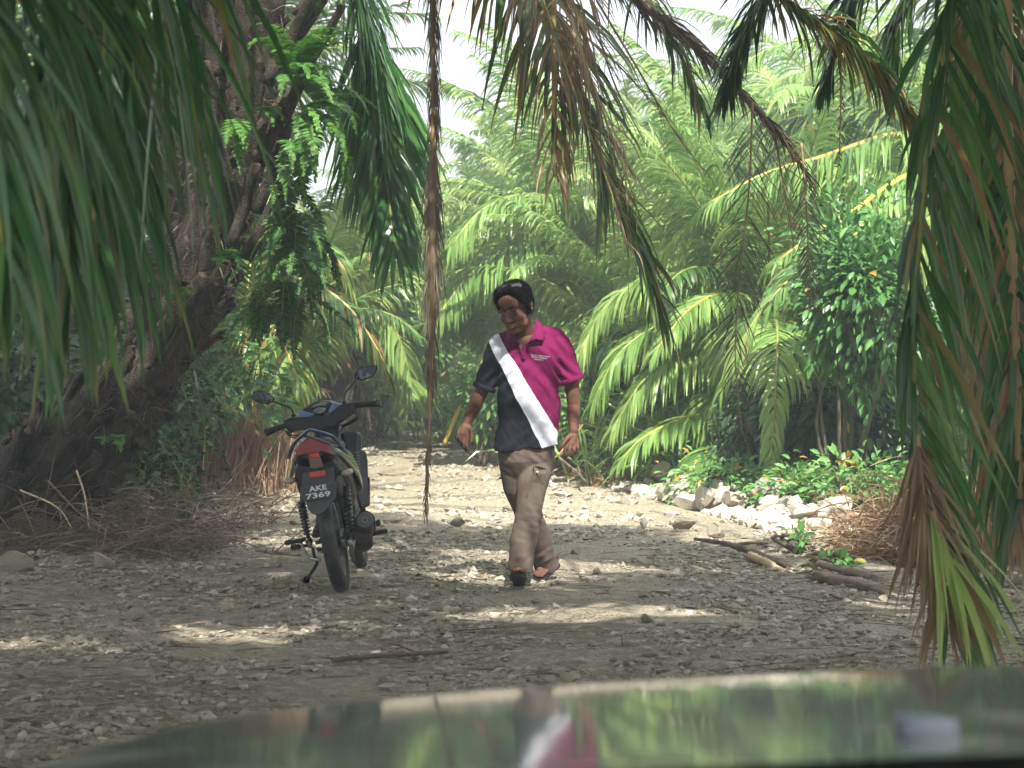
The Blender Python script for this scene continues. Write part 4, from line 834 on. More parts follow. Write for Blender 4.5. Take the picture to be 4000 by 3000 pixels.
# ground cover under the palms on both sides of the road
def cover(name, label, n, region, h, mt, seed, W=.05, tint=(.5, .25), lean=.7, fill=None):
    r = np.random.default_rng(seed); y = r.uniform(region[0], region[1], n); c = np.interp(y, RC[:, 1], RC[:, 0]); s = region[2]
    wd = np.interp(y, RC[:, 1], RWr if s > 0 else RWl)
    x = c + s * (wd * region[4] + np.abs(r.normal(0, region[3], n))); g = G()
    hh = h * (0.5 + 0.5 * np.array([mnoise.noise((a * .9, b * .9, 4)) for a, b in zip(x, y)]) + .25)
    p = np.c_[x, y, np.abs(r.random(n)) * hh * .8 - .04]
    strips(g, p, r.normal(0, lean, (n, 3)) + np.array([0, 0, .6]), r.normal(0, .5, (n, 3)) + np.array([0, -.3, 1]), r.uniform(.08, .22, n), W, .9, 3, tint=np.clip(r.normal(*tint, n), 0, 1), r=r, prof=(.25, 1, .7, .03))
    return g.build(name, [M[mt]], attrs=True, kind='stuff', label=label)
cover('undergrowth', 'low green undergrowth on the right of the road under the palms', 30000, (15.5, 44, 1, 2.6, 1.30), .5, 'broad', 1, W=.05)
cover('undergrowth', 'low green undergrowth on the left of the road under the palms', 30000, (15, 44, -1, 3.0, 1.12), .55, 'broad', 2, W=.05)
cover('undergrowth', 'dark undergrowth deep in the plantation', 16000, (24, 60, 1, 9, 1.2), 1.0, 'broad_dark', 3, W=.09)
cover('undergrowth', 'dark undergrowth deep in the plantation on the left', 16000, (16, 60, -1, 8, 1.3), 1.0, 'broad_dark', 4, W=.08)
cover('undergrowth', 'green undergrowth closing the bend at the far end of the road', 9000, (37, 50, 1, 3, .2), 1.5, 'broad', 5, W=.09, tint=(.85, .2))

brush('tall_undergrowth', 'tall arching green blades filling the ground under the palms on the right', 'undergrowth', [(1.9, 21, 0), (2.6, 20, 0), (3.4, 19.5, 0), (1.6, 23.5, 0), (2.4, 24, 0), (3.4, 23, 0), (1.4, 27, 0), (2.6, 28, 0), (4.4, 21, 0), (.6, 30, 0)], 9000, 1.3, 'leaf_far', 8, W=.03, spread=.5, lean=.45, grav=2.2, kind='stuff', tint=(.45, .25))
brush('tall_undergrowth', 'tall arching green blades on the left of the far road', 'undergrowth', [(-4.2, 22, 0), (-4.8, 25, 0), (-5, 28, 0), (-4.4, 31, 0), (-4.6, 35, 0), (-3.5, 43, 0), (-1.5, 45, 0)], 6000, 1.3, 'leaf_far', 9, W=.03, spread=.5, lean=.45, grav=2.2, kind='stuff', tint=(.45, .25))
# ================= rocks
n = 0
band = [(2130, 1782), (2230, 1800), (2330, 1840), (2430, 1885), (2530, 1920), (2640, 1950), (2760, 1985), (2880, 2010), (3000, 2040), (3120, 2070), (3180, 2100)]
rr6 = random.Random(12)
for i in range(125):
    t = rr6.random() * (len(band) - 1.001); k = int(t); f = t - k; u = band[k][0] * (1 - f) + band[k + 1][0] * f; v = band[k][1] * (1 - f) + band[k + 1][1] * f
    x, y = Gd(u, v); off = abs(rr6.gauss(0, .24)); x += off - .1; y += rr6.uniform(-.4, .6); s = rr6.choice([.08, .1, .12, .14, .16, .2, .24]) * (1.2 if y < 19 else 1.1)
    rock(x, y, s, ('large' if s > .19 else 'small' if s < .12 else 'middling') + ' white rock in the ' + ('near end' if y < 16 else 'far end' if y > 19.5 else 'middle') + ' of the bank along the right road edge', 'white rocks banked along the right road edge', z=min(.25, off * .35), flat=.85)
for u, v, s, lab in ((2990, 2000, .34, 'largest upright white rock in the right bank'), (2590, 1960, .26, 'big white rock in the middle of the right bank'), (2860, 2010, .30, 'wide cream rock left of the largest upright rock')):
    x, y = Gd(u, v); rock(x, y, s, lab, z=.06, flat=1.1)
for u, v, s, lab in ((2680, 2075, .24, 'flat greenish grey rock left of the long dead frond'), (2800, 2100, .22, 'tan grey rock beside the flat greenish rock')):
    x, y = Gd(u, v); rock(x, y, s, lab, z=0.02, meshes=RMG, flat=.7)
for i in range(38):
    u = rr6.uniform(760, 1150); v = 1830 + rr6.random() ** 1.3 * 140 ; x, y = Gd(u, v); rock(x, y, rr6.choice([.08, .1, .14, .18, .22]), ('far' if y > 24 else 'near') + ' pale stone in the low bank left of the sunlit road, ' + ('left' if u < 880 else 'right' if u > 1020 else 'middle') + ' part', 'pale stones banked along the left road edge', z=.03, meshes=RM + RMG)
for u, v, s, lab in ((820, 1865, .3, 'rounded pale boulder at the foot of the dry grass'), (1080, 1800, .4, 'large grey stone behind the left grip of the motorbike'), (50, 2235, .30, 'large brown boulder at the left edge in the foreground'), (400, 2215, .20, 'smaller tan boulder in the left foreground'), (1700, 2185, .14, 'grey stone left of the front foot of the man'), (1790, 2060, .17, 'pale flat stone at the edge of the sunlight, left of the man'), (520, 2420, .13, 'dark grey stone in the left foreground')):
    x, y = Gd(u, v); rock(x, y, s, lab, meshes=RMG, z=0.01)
for i in range(60):
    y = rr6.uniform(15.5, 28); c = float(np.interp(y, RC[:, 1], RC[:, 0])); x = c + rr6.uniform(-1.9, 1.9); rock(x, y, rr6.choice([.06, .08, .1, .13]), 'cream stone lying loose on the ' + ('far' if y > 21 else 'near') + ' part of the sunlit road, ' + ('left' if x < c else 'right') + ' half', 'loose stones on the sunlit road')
for i in range(60):
    y = rr6.uniform(6, 13.5); x = rr6.uniform(-.27, .27) * y
    if abs(x - .1) < .4 and 10.5 < y < 12: continue
    if -1.3 < x < -.7 and 10.5 < y < 12.6: continue
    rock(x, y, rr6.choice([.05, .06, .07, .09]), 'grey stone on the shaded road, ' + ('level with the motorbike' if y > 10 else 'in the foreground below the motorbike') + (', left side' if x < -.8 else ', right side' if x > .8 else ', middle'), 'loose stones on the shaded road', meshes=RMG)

# mound at the foot of the big trunk
g = G(); K = 60; V = []
for i in range(K):
    for j in range(K):
        a, b_ = i / (K - 1) * 2 - 1, j / (K - 1) * 2 - 1; x, y = -3.45 + a * 1.75, 14.0 + b_ * 1.4; hgt = .24 * max(0, 1 - a * a) ** 1.2 * max(0, 1 - b_ * b_) ** 1.2
        V.append([x, y, hgt * (1 + .5 * mnoise.noise((x * 3, y * 3, 0))) - .06 + .05 * mnoise.noise((x * 8, y * 8, 2)) * (hgt > .02)])
i, j = np.meshgrid(np.arange(K - 1), np.arange(K - 1), indexing='ij'); i = i.ravel(); j = j.ravel()
g.add(V, np.stack([i * K + j, (i + 1) * K + j, (i + 1) * K + j + 1, i * K + j + 1], 1)); g.build('soil_mound', M['mound'], kind='structure')

# logs, cut fronds and sticks on the right
def stick(name, label, cat, pix, rs, mt, flat=1.0, group=None, forks=0, seed=0):
    pts = [P(*p) for p in pix]; r = np.random.default_rng(seed); b = pts[0].copy(); g = G(); c = curve(pts, 16); rr0 = np.interp(np.linspace(0, 1, 16), np.linspace(0, 1, len(rs)), rs)
    c = curve(pts, 40); rr0 = np.interp(np.linspace(0, 1, 40), np.linspace(0, 1, len(rs)), rs); tube(g, c + np.cumsum(r.normal(0, rs[0] * .05, c.shape), 0), rr0 * r.uniform(.85, 1.12, 40), 14, flat=flat)
    Vv = g.v[0]; ax_ = np.repeat(c, 14, 0); ph_ = np.tile(np.arange(14), 40); rid = r.uniform(.72, 1.1, 14)[ph_] * r.uniform(.93, 1.07, len(Vv)); Vv[:] = ax_ + (Vv - ax_) * rid[:, None]; c = c[::3]
    if rs[0] > .03: strips(g, c[0] + r.normal(0, .02, (14, 3)), nrm(c[0] - c[1]) + r.normal(0, .25, (14, 3)), r.normal(0, 1, (14, 3)), r.uniform(.05, .16, 14), .014, .1, 3, r=r)
    for q in range(forks):
        i = r.integers(2, 12); d = nrm(r.normal(0, 1, 3) * [1, .6, .5] + nrm(c[-1] - c[0])); tube(g, [c[i], c[i] + d * .1, c[i] + d * .22 + [0, 0, -.02]], [rs[-1] * .7, rs[-1] * .5, rs[-1] * .3], 5)
    return g.build(name, M[mt], off=b, label=label, cat=cat, group=group)
def yz(v, lift=0): return FPX * (CH - lift) / (v - 1415)
stick('cut_frond_base', 'thick dark split frond base lying at the right edge, butt end to the left', 'log', [(3205, 2250, 11.4), (3300, 2275, 11.2), (3450, 2330, 10.9), (3600, 2390, 10.6)], [.055, .06, .055, .05], 'wood', .6)
stick('cut_frond_base', 'grey frond base lying behind the thick dark one', 'log', [(3200, 2200, 11.9), (3330, 2235, 11.6), (3480, 2280, 11.4), (3620, 2320, 11.2)], [.035, .045, .05, .05], 'wood', .6, seed=3)
stick('cut_frond_base', 'lowest grey frond base, running under the hanging frond', 'log', [(3260, 2330, 10.7), (3400, 2370, 10.4), (3600, 2420, 10.1)], [.02, .03, .035], 'wood', .6, seed=4)
stick('dead_frond_stalk', 'long thin dark stalk lying slanted over the road edge, right of the rocks', 'stick', [(2715, 2105, 13.6), (2850, 2125, 13.1), (2980, 2170, 12.6), (3080, 2210, 12.2)], [.012, .022, .025, .02], 'wood', forks=4, seed=5)
stick('peeled_stick', 'short thick pale peeled stick lying slanted at the right', 'stick', [(2930, 2168, 12.7), (3000, 2205, 12.3), (3085, 2255, 11.7)], [.028, .026, .022], 'stick_light', seed=6)
stick('fallen_branch', 'thin dark branch on the gravel left of the motorbike', 'stick', [(1000, 2150, yz(2160)), (1080, 2158, yz(2168)), (1180, 2165, yz(2172))], [.010, .010, .008], 'wood', forks=3, seed=7)
stick('fallen_branch', 'long thin branch in the lower left foreground', 'stick', [(0, 2555, yz(2560)), (300, 2590, yz(2598)), (670, 2625, yz(2630))], [.007, .008, .005], 'wood', forks=3, seed=8)
stick('fallen_branch', 'brown stick lying across the foreground below the motorbike', 'stick', [(1300, 2578, yz(2582)), (1500, 2560, yz(2568)), (1750, 2545, yz(2550))], [.012, .012, .008], 'wood', forks=2, seed=9)
stick('leaning_stalk', 'yellow stalk leaning behind the right arm of the man', 'stick', [(1735, 1735, 24), (1810, 1560, 24), (1870, 1440, 24), (1905, 1330, 24.2)], [.03, .026, .02, .012], 'rachis_yellow', seed=10)
stick('leaning_stalk', 'tan stalk lying behind the left hand of the man', 'stick', [(2180, 1780, 19), (2230, 1720, 19.3), (2275, 1660, 19.6)], [.014, .014, .01], 'rachis_dry', seed=11)
stick('leaning_stalk', 'grey broken stalk beside the road near the left hand of the man', 'stick', [(2185, 1790, 20), (2250, 1840, 19.6), (2285, 1880, 19)], [.014, .012, .008], 'wood', seed=12)
for k, (pix, lab) in enumerate((([(190, 1880, 13.0), (330, 2020, 12.6), (400, 2060, 12.4)], 'upper bare stalk lying against the soil mound'), ([(80, 1915, 13.3), (220, 1980, 12.9), (280, 2060, 12.5)], 'long bare stalk at the left of the soil mound'), ([(620, 2090, 12.9), (760, 2010, 13.1), (980, 1800, 14.2)], 'thin stalk rising to the right from the soil mound'), ([(300, 1840, 13.1), (330, 1930, 12.8), (350, 2060, 12.5)], 'forked pale stalk in the middle of the soil mound'))):
    stick('dead_stalk', lab, 'stick', pix, [.007, .006, .003], 'stick_light' if k % 2 else 'wood', group='bare stalks on the soil mound', forks=4, seed=20 + k)

# ================================================================== MOTORBIKE
YB = 10.9; LEAN = rad(10.0)
bx0 = (1338 - 2000) / FPX * YB; bz0 = 0.0
def B(u, v, y):
    """photograph pixel at bike-local depth y -> upright bike-local point"""
    X = (u - 2000) / FPX * (YB + y) - bx0; Z = CH - (v - 1415) / FPX * (YB + y) - bz0
    return np.array([X * math.cos(LEAN) + Z * math.sin(LEAN), y, -X * math.sin(LEAN) + Z * math.cos(LEAN)])
M['tyre'] = mat('tyre_rubber', (0.022, 0.024, 0.024), 0.75, vary=0.3, vscale=30, col2=(0.05, 0.047, 0.042))
M['plastic'] = mat('black_plastic', (0.012, 0.012, 0.014), 0.42, bump=0.05, bscale=200)
M['gloss'] = mat('gloss_black', (0.006, 0.006, 0.009), 0.32, coat=0.12, spec=.3)
M['fender'] = mat('grey_plastic', (0.075, 0.087, 0.092), 0.5, vary=0.15, vscale=15)
M['blue'] = mat('blue_paint', (0.035, 0.13, 0.36), 0.25, coat=0.8)
M['navy'] = mat('dark_blue_paint', (0.02, 0.07, 0.17), 0.28, coat=0.8)
M['olive'] = mat('olive_paint', (0.12, 0.15, 0.085), 0.25, coat=0.8, vary=0.25, vscale=6)
M['limegreen'] = mat('green_decal', (0.22, 0.36, 0.10), 0.3, coat=.6)
M['steel'] = mat('steel', (0.32, 0.31, 0.29), 0.38, metal=0.9, vary=0.3, vscale=20)
M['darkmetal'] = mat('dark_metal', (0.045, 0.042, 0.04), 0.5, metal=0.6, vary=0.4, vscale=25, bump=.2, bscale=60)
M['chrome'] = mat('chrome', (0.75, 0.75, 0.75), 0.12, metal=1)
M['spring'] = mat('spring_black', (0.02, 0.018, 0.018), 0.2, coat=1.0)
M['redlens'] = mat('red_lens', (0.27, 0.006, 0.014), 0.25, coat=.4)
M['darkred'] = mat('dark_red_lens', (0.09, 0.008, 0.01), 0.2, coat=.8)
M['reflector'] = mat('reflector_red', (0.62, 0.01, 0.02), 0.3, coat=0.5)
M['clear'] = mat('clear_lens', (0.42, 0.40, 0.37), 0.12, coat=1.0, bump=.4, bscale=60)
M['amber'] = mat('amber_lens', (0.75, 0.25, 0.04), 0.2, coat=1)
M['plate'] = mat('plate_black', (0.05, 0.055, 0.06), 0.4)
M['white'] = mat('white_letters', (0.75, 0.77, 0.78), 0.5)
M['mirror'] = mat('mirror_glass', (0.07, 0.08, 0.09), 0.25, metal=1, vary=.8, vscale=60)
M['dial'] = mat('dial_glass', (0.06, 0.075, 0.075), 0.15, coat=1)
M['dialmark'] = mat('dial_marks', (0.35, 0.4, 0.4), 0.4)
M['alloy'] = mat('alloy', (0.4, 0.4, 0.38), 0.45, metal=.8, vary=.3, vscale=30)
bike = empty('motorcycle', (bx0, YB, bz0), 'black and blue underbone motorbike leaning on its side stand, seen from behind', 'motorbike', rot=(0, -LEAN, 0))
def part(g, name, m, parent=bike, **k): return g.build(name, m if isinstance(m, list) else M[m], parent, **k)
def poly(pix, y, dy=0.03, bev=.1, ys=None):
    f = [B(u, v, (y if ys is None else ys[i])) for i, (u, v) in enumerate(pix)]
    b = [p + np.array([0, dy, 0]) for p in f]; g = G(); prism(g, f, b, 0, bev); return g
def wheel(cx, cy, R0, w, name, steer=0.0):
    g = G(); pr = []
    for a in np.linspace(0, 2 * math.pi, 20, endpoint=False):
        ca, sa = math.cos(a), math.sin(a); pr.append((R0 - 0.04 + 0.04 * (np.sign(sa) * abs(sa) ** .8), w / 2 * np.sign(ca) * abs(ca) ** .85))
    lathe(g, pr, 'x', 64, (cx, cy, R0), closed=True)
    V = g.v[0]
    ty = part(g, 'tyre', 'tyre'); g = G()
    for k in range(72):                     # tread grooves
        a = k / 72 * 6.2832
        for sx in (-1, 1): box(g, (cx + sx * w * .24, cy + math.cos(a + sx * .02) * (R0 - .0045), R0 + math.sin(a + sx * .02) * (R0 - .0045)), (w * .26, .007, .006), (a - math.pi / 2, 0, sx * .5))
    part(g, 'tread', 'plastic', ty)
    g = G(); lathe(g, [(R0 - .072, -w * .34), (R0 - .085, -w * .3), (R0 - .09, 0), (R0 - .085, w * .3), (R0 - .072, w * .34), (R0 - .078, w * .2), (R0 - .078, -w * .2)], 'x', 56, (cx, cy, R0), closed=True)
    rim = part(g, 'rim', 'alloy'); g = G()
    for k in range(10):
        a = k / 10 * 6.2832
        tube(g, [(cx, cy + .03 * math.cos(a), R0 + .03 * math.sin(a)), (cx, cy + (R0 - .082) * math.cos(a + .12), R0 + (R0 - .082) * math.sin(a + .12))], .008, 6)
    part(g, 'spokes', 'alloy', rim); g = G(); lathe(g, [(.02, -.06), (.045, -.05), (.05, 0), (.045, .05), (.02, .06)], 'x', 24, (cx, cy, R0)); part(g, 'hub', 'darkmetal', rim); return ty, rim
wheel(0, 0, .285, .083, 'rear_wheel'); fx = 0.012
wheel(fx, 1.24, .275, .075, 'front_wheel')
# tail
cowl = [(-.27, .775, .06, .022), (-.22, .765, .10, .05), (-.08, .735, .122, .08), (.08, .70, .142, .10), (.25, .655, .158, .13), (.40, .60, .155, .15), (.55, .52, .11, .14), (.70, .46, .07, .10)]
g = G(); loft(g, [sring((0, y, z), (w_, 0, 0), (0, 0, h), 3.2, 28) for y, z, w_, h in cowl]); part(g, 'tail_cowl', 'gloss')
for sd in (-1, 1):                          # painted side panels following the cowl
    g = G(); top, bot = [], []
    for y, z, w_, h in [(-.20, .775, .112, .03), (-.05, .755, .138, .05), (.10, .715, .158, .085), (.26, .665, .176, .12), (.38, .60, .176, .12), (.44, .53, .155, .06)]:
        top.append((sd * (w_ - .018), y, z + h * .55)); bot.append((sd * w_, y, z - h * .7))
    mid_ = [((a[0] + b_[0]) / 2 + sd * .012, a[1], (a[2] * .45 + b_[2] * .55)) for a, b_ in zip(top, bot)]
    rings = [np.array([t, m_, b_, (b_[0] - sd * .01, b_[1], b_[2]), (m_[0] - sd * .012, m_[1], m_[2]), (t[0] - sd * .01, t[1], t[2])])[::sd] for t, m_, b_ in zip(top, mid_, bot)]
    loft(g, rings); o = part(g, 'side_panel', 'olive')
    g = G(); pts = [B(1330, 1770, .0), B(1352, 1800, .1), B(1372, 1835, .2), B(1398, 1862, .33)] if sd > 0 else [B(1152, 1790, .0), B(1142, 1830, .1), B(1138, 1860, .2)]
    tube(g, curve(pts, 10), np.linspace(.006, .013, 10), 6, flat=.6); part(g, 'stripe', 'limegreen', o)
g = G(); loft(g, [sring((0, y, z), (w_, 0, 0), (0, 0, h), 2.6, 24) for y, z, w_, h in [(-.16, .815, .05, .012), (-.12, .825, .085, .028), (.05, .81, .11, .035), (.25, .78, .115, .035), (.38, .775, .12, .04), (.55, .77, .10, .035), (.66, .78, .05, .02)]]); part(g, 'seat', 'plastic')
g = G(); tube(g, curve([B(1129, 1788, .02), B(1136, 1762, -.06), B(1155, 1725, -.14), B(1205, 1682, -.2), B(1222, 1681, -.2), B(1288, 1700, -.17), B(1322, 1730, -.08), B(1345, 1762, .03), B(1352, 1775, .06)], 30), .0125, 10, flat=.7); part(g, 'grab_rail', 'navy')
g = poly([(1150, 1760), (1208, 1710), (1286, 1737), (1304, 1776), (1252, 1758), (1243, 1790), (1208, 1790), (1197, 1768), (1162, 1782)], -.285, .06, .06); tl = part(g, 'tail_lamp', 'redlens')
g = poly([(1146, 1762), (1207, 1702), (1212, 1702), (1292, 1732), (1310, 1778), (1300, 1772), (1286, 1736), (1208, 1709), (1152, 1764)], -.28, .05, .02); part(g, 'trim', 'fender', tl)
g = poly([(1202, 1770), (1246, 1762), (1256, 1795), (1266, 1824), (1230, 1832), (1212, 1830), (1206, 1800)], -.29, .05, .08); part(g, 'centre_lens', 'darkred', tl)
g = poly([(1209, 1772), (1243, 1766), (1246, 1785), (1212, 1790)], -.296, .02, .25); part(g, 'bulb_lens', 'reflector', tl)
g = poly([(1160, 1788), (1300, 1780), (1330, 1830), (1318, 1870), (1300, 1905), (1180, 1920), (1162, 1890), (1150, 1830)], -.2, .14, .1); part(g, 'under_tail', 'plastic')
g = poly([(1183, 1845), (1302, 1822), (1306, 1880), (1309, 1950), (1283, 1978), (1268, 2000), (1243, 2014), (1216, 2006), (1203, 1988), (1192, 1955), (1180, 1960), (1179, 1900)], -.235, .025, .05); part(g, 'rear_fender', 'fender')
g = poly([(1197, 1962), (1290, 1945), (1284, 1978), (1266, 1999), (1243, 2010), (1218, 2003), (1206, 1988)], -.243, .012, .1); part(g, 'mud_flap', 'fender')
g = poly([(1172, 1906), (1177, 1902), (1308, 1880), (1313, 1884), (1311, 1941), (1307, 1946), (1176, 1960), (1171, 1956)], -.262, .012, .03); pl = part(g, 'number_plate', 'plate')
g = poly([(1208, 1846), (1269, 1836), (1271, 1858), (1210, 1866)], -.275, .03, .06); part(g, 'reflector', 'reflector')
def text_mesh(s, size, m, ext=.002, bold=0.0, extra=1.0, spacing=1.0):
    cu = bpy.data.curves.new('lettering', 'FONT'); cu.body = s; cu.size = size; cu.align_x = 'CENTER'; cu.align_y = 'CENTER'; cu.extrude = ext; cu.offset = bold; cu.space_character = spacing; cu.resolution_u = 6
    o = bpy.data.objects.new('tmp', cu); C.objects.link(o); bpy.context.view_layer.update()
    me = bpy.data.meshes.new_from_object(o.evaluated_get(bpy.context.evaluated_depsgraph_get())); bpy.data.objects.remove(o); me.materials.clear(); me.materials.append(m); return me
def put_text(s, name, center, width, height, ang, parent, m, ext=.0015, bold=0.0, yaw=0.0, spacing=1.0, pitch=0.0, roty=None):
    me = text_mesh(s, .1, m, ext, bold, spacing=spacing); V = np.zeros(len(me.vertices) * 3, np.float32); me.vertices.foreach_get('co', V); V = V.reshape(-1, 3)
    V[:, 0] -= (V[:, 0].max() + V[:, 0].min()) / 2; V[:, 1] -= (V[:, 1].max() + V[:, 1].min()) / 2
    V[:, 0] *= width / np.ptp(V[:, 0]); V[:, 1] *= height / np.ptp(V[:, 1]); V[:, 2] *= ext / max(1e-6, V[:, 2].max()); me.vertices.foreach_set('co', V.ravel())
    me.name = name; o = bpy.data.objects.new(name, me); C.objects.link(o); o.parent = parent; o.location = [float(x) for x in center]
    o.rotation_mode = 'QUATERNION'; o.rotation_quaternion = (Matrix.Rotation(yaw, 4, 'Z') @ Matrix.Rotation(rad(90) + pitch, 4, 'X') @ Matrix.Rotation(ang, 4, 'Z')).to_quaternion(); return o
pa = math.atan2(*(lambda d: (d[2], d[0]))(B(1313, 1884, -.26) - B(1172, 1906, -.26)))
put_text('AKE', 'lettering', B(1241, 1906.5, -.266), .096, .0285, pa, pl, M['white'], .002, .0035, spacing=1.05)
put_text('7369', 'lettering', B(1243, 1933.5, -.266), .132, .030, pa, pl, M['white'], .002, .0035, spacing=1.05)
g = G()
for u, v in ((1200, 1901), (1285, 1889)): ell(g, B(u, v, -.265), (.003, .004, .003))
part(g, 'bolts', 'chrome', pl)
for (u, v, sd) in ((1131, 1877, -1), (1356, 1845, 1)):
    c = B(u, v, -.2); g = G(); ell(g, c, (.034, .028, .019), (0, -.12 * sd, 0), src=ICO3); l = part(g, 'turn_signal', 'clear')
    g = G(); ell(g, c - np.array([-.004 * sd * -1, .0, .006]), (.02, .0285, .011), src=ICO3); part(g, 'amber_bulb', 'amber', l)
    g = G(); tube(g, [c + (0, .01, 0), c - np.array([sd * .075, -.04, 0])], (.012, .014), 10); part(g, 'stalk', 'plastic', l)
# shock absorbers
for sd, a, b_ in ((1, B(1352, 1900, .04), B(1370, 2098, -.01)), (-1, B(1176, 1960, .04), B(1208, 2115, -.01))):
    g = G(); tube(g, [a, a + (b_ - a) * .45], .021, 14); tube(g, [a + (b_ - a) * .4, b_], .011, 10); ell(g, b_, (.02, .016, .02)); s_ = part(g, 'shock_absorber', 'darkmetal')
    d = b_ - a; T = nrm(d); s1 = nrm(np.cross(T, (0, 1, 0))); s2 = np.cross(T, s1); t = np.linspace(0.05, .86, 170); ph = t * 2 * math.pi * 12
    g = G(); tube(g, a + np.outer(t, d) + .021 * (np.outer(np.cos(ph), s1) + np.outer(np.sin(ph), s2)), .0045, 6); part(g, 'spring', 'spring', s_)
    g = G(); tube(g, [b_ - T * .02, b_ + T * .035], (.016, .012), 10); part(g, 'clevis', 'steel', s_)
# muffler
e0 = B(1425, 2032, -.16); e1 = B(1428, 2075, .30); e2 = B(1400, 2130, .62)
g = G(); tube(g, curve([e0, e0 + (e1 - e0) * .1, e0 + (e1 - e0) * .5, e1, e1 * .4 + e2 * .6, e2], 20), np.interp(np.linspace(0, 1, 20), [0, .05, .3, .6, .75, 1], [.044, .047, .052, .052, .03, .02]), 28); mu = part(g, 'muffler', 'darkmetal')
T = nrm(e1 - e0)
g = G(); tube(g, [e0 - T * .006, e0 + T * .004, e0 + T * .012], (.040, .046, .046), 28); part(g, 'end_cap', 'fender', mu)
g = G(); tube(g, [e0 - T * .016, e0 + T * .01], (.014, .014), 20, caps=True); part(g, 'outlet', 'steel', mu); g = G(); tube(g, [e0 - T * .0175, e0 - T * .0165], (.0105, .0105), 20); part(g, 'bore', 'tyre', mu)
g = G(); rings = []
for t in np.linspace(.08, .95, 10):
    c = e0 + (e1 - e0) * t; a = np.radians(np.linspace(-30, 115, 12)); w_ = .056 + .003 * math.sin(t * 3)
    rings.append(np.concatenate([np.stack([c[0] + w_ * np.cos(a), np.full(12, c[1]), c[2] + w_ * np.sin(a)], 1), np.stack([c[0] + (w_ - .004) * np.cos(a[::-1]), np.full(12, c[1]), c[2] + (w_ - .004) * np.sin(a[::-1])], 1)]))
loft(g, rings); part(g, 'heat_shield', 'gloss', mu)
g = G(); loft(g, [sring((c[0], c[1], c[2]), (w_, 0, 0), (0, 0, h), 3, 16) for c, w_, h in ((B(1415, 2095, -.02), .045, .04), (B(1420, 2110, .1), .055, .055), (B(1412, 2120, .3), .055, .055), (B(1400, 2125, .45), .04, .04))]); part(g, 'lower_muffler_box', 'darkmetal', mu)
# swing arm, chain case, brake drum, engine
g = G()
for sx in (.062, -.062): tube(g, [(sx, -.06, .29), (sx, .25, .31), (sx * 1.1, .48, .34)], (.018, .02, .024), 10, flat=.6)
tube(g, [(-.1, 0, .285), (.1, 0, .285)], .011, 10); part(g, 'swing_arm', 'darkmetal')
g = G(); tube(g, curve([(-.075, -.1, .33), (-.078, .05, .355), (-.078, .3, .37), (-.078, .48, .36)], 12), .028, 10, flat=.5); tube(g, curve([(-.075, -.12, .26), (-.078, .05, .225), (-.078, .3, .26)], 10), .014, 10, flat=.5); part(g, 'chain_case', 'plastic')
g = G()
for k in range(22): t = k / 22; box(g, (-.072, -.1 + .3 * t, .235 + .03 * t), (.012, .008, .009))
part(g, 'chain', 'steel')
g = G(); tube(g, [(.045, 0, .285), (.062, 0, .285)], (.055, .05), 28); tube(g, [(.062, -.01, .285), (.062, -.01, .22)], .01, 6); part(g, 'brake_drum', 'steel')
g = G(); tube(g, [B(1378, 2105, -.02), B(1372, 2150, .0), B(1380, 2190, .04)], (.018, .016, .01), 8); box(g, B(1368, 2120, -.03), (.03, .02, .04), bev=.006); part(g, 'brake_arm', 'steel')
g = G(); box(g, (.0, .52, .34), (.19, .26, .20), (.15, 0, 0), bev=.04); box(g, (.0, .72, .36), (.15, .22, .13), bev=.03); box(g, (.02, .5, .25), (.13, .3, .09), bev=.03); ell(g, (-.1, .5, .34), (.035, .09, .09), src=ICO3); ell(g, (.1, .5, .33), (.035, .1, .09), src=ICO3)
for k in range(6): box(g, (0, .80 + k * .012, .37), (.14, .004, .12))
part(g, 'engine', 'darkmetal')
g = G(); tube(g, curve([(0, .30, .62), (0, .5, .52), (0, .75, .55), (0, .9, .75), (0, .93, .92)], 16), .032, 10); part(g, 'frame', 'gloss')
g = G(); tube(g, [(-.05, -.03, .5), (.0, .02, .62), (.05, -.03, .5)], .03, 8); box(g, (0, .12, .58), (.20, .34, .16), bev=.03); box(g, (0, .34, .46), (.20, .18, .22), bev=.04); part(g, 'inner_fender', 'plastic')
for pts, nm in ((((1208, 2100, .22), (1175, 2112, .2), (1112, 2122, .18)), 'rear_footrest'), (((1430, 2100, .25), (1470, 2082, .24), (1514, 2074, .23)), 'rear_footrest'), (((1205, 2130, .50), (1170, 2135, .50), (1136, 2140, .50)), 'footrest'), (((1440, 2052, .5), (1470, 2045, .5), (1486, 2040, .5)), 'footrest')):
    p = [B(*q) for q in pts]; g = G(); tube(g, p, (.011, .016, .015), 10, flat=.75)
    for k in range(7): t = .45 + k * .08; c = p[1] * (1 - (t - .4) / .6) + p[2] * (t - .4) / .6; box(g, c, (.004, .03, .034))
    part(g, nm, 'plastic')
g = G(); tube(g, curve([B(1222, 2140, .42), B(1228, 2175, .40), B(1240, 2195, .38), B(1222, 2228, .36), B(1198, 2262, .34)], 12), (.009, .009, .009, .010, .010, .011, .011, .011, .011, .010, .010, .010), 8); tube(g, [B(1198, 2262, .34), B(1194, 2268, .36)], (.02, .022), 10); part(g, 'side_stand', 'gloss')
g = G(); tube(g, curve([B(1182, 2110, .45), B(1178, 2125, .42), B(1205, 2175, .4), B(1250, 2190, .3)], 12), .008, 8); part(g, 'gear_pedal', 'steel')
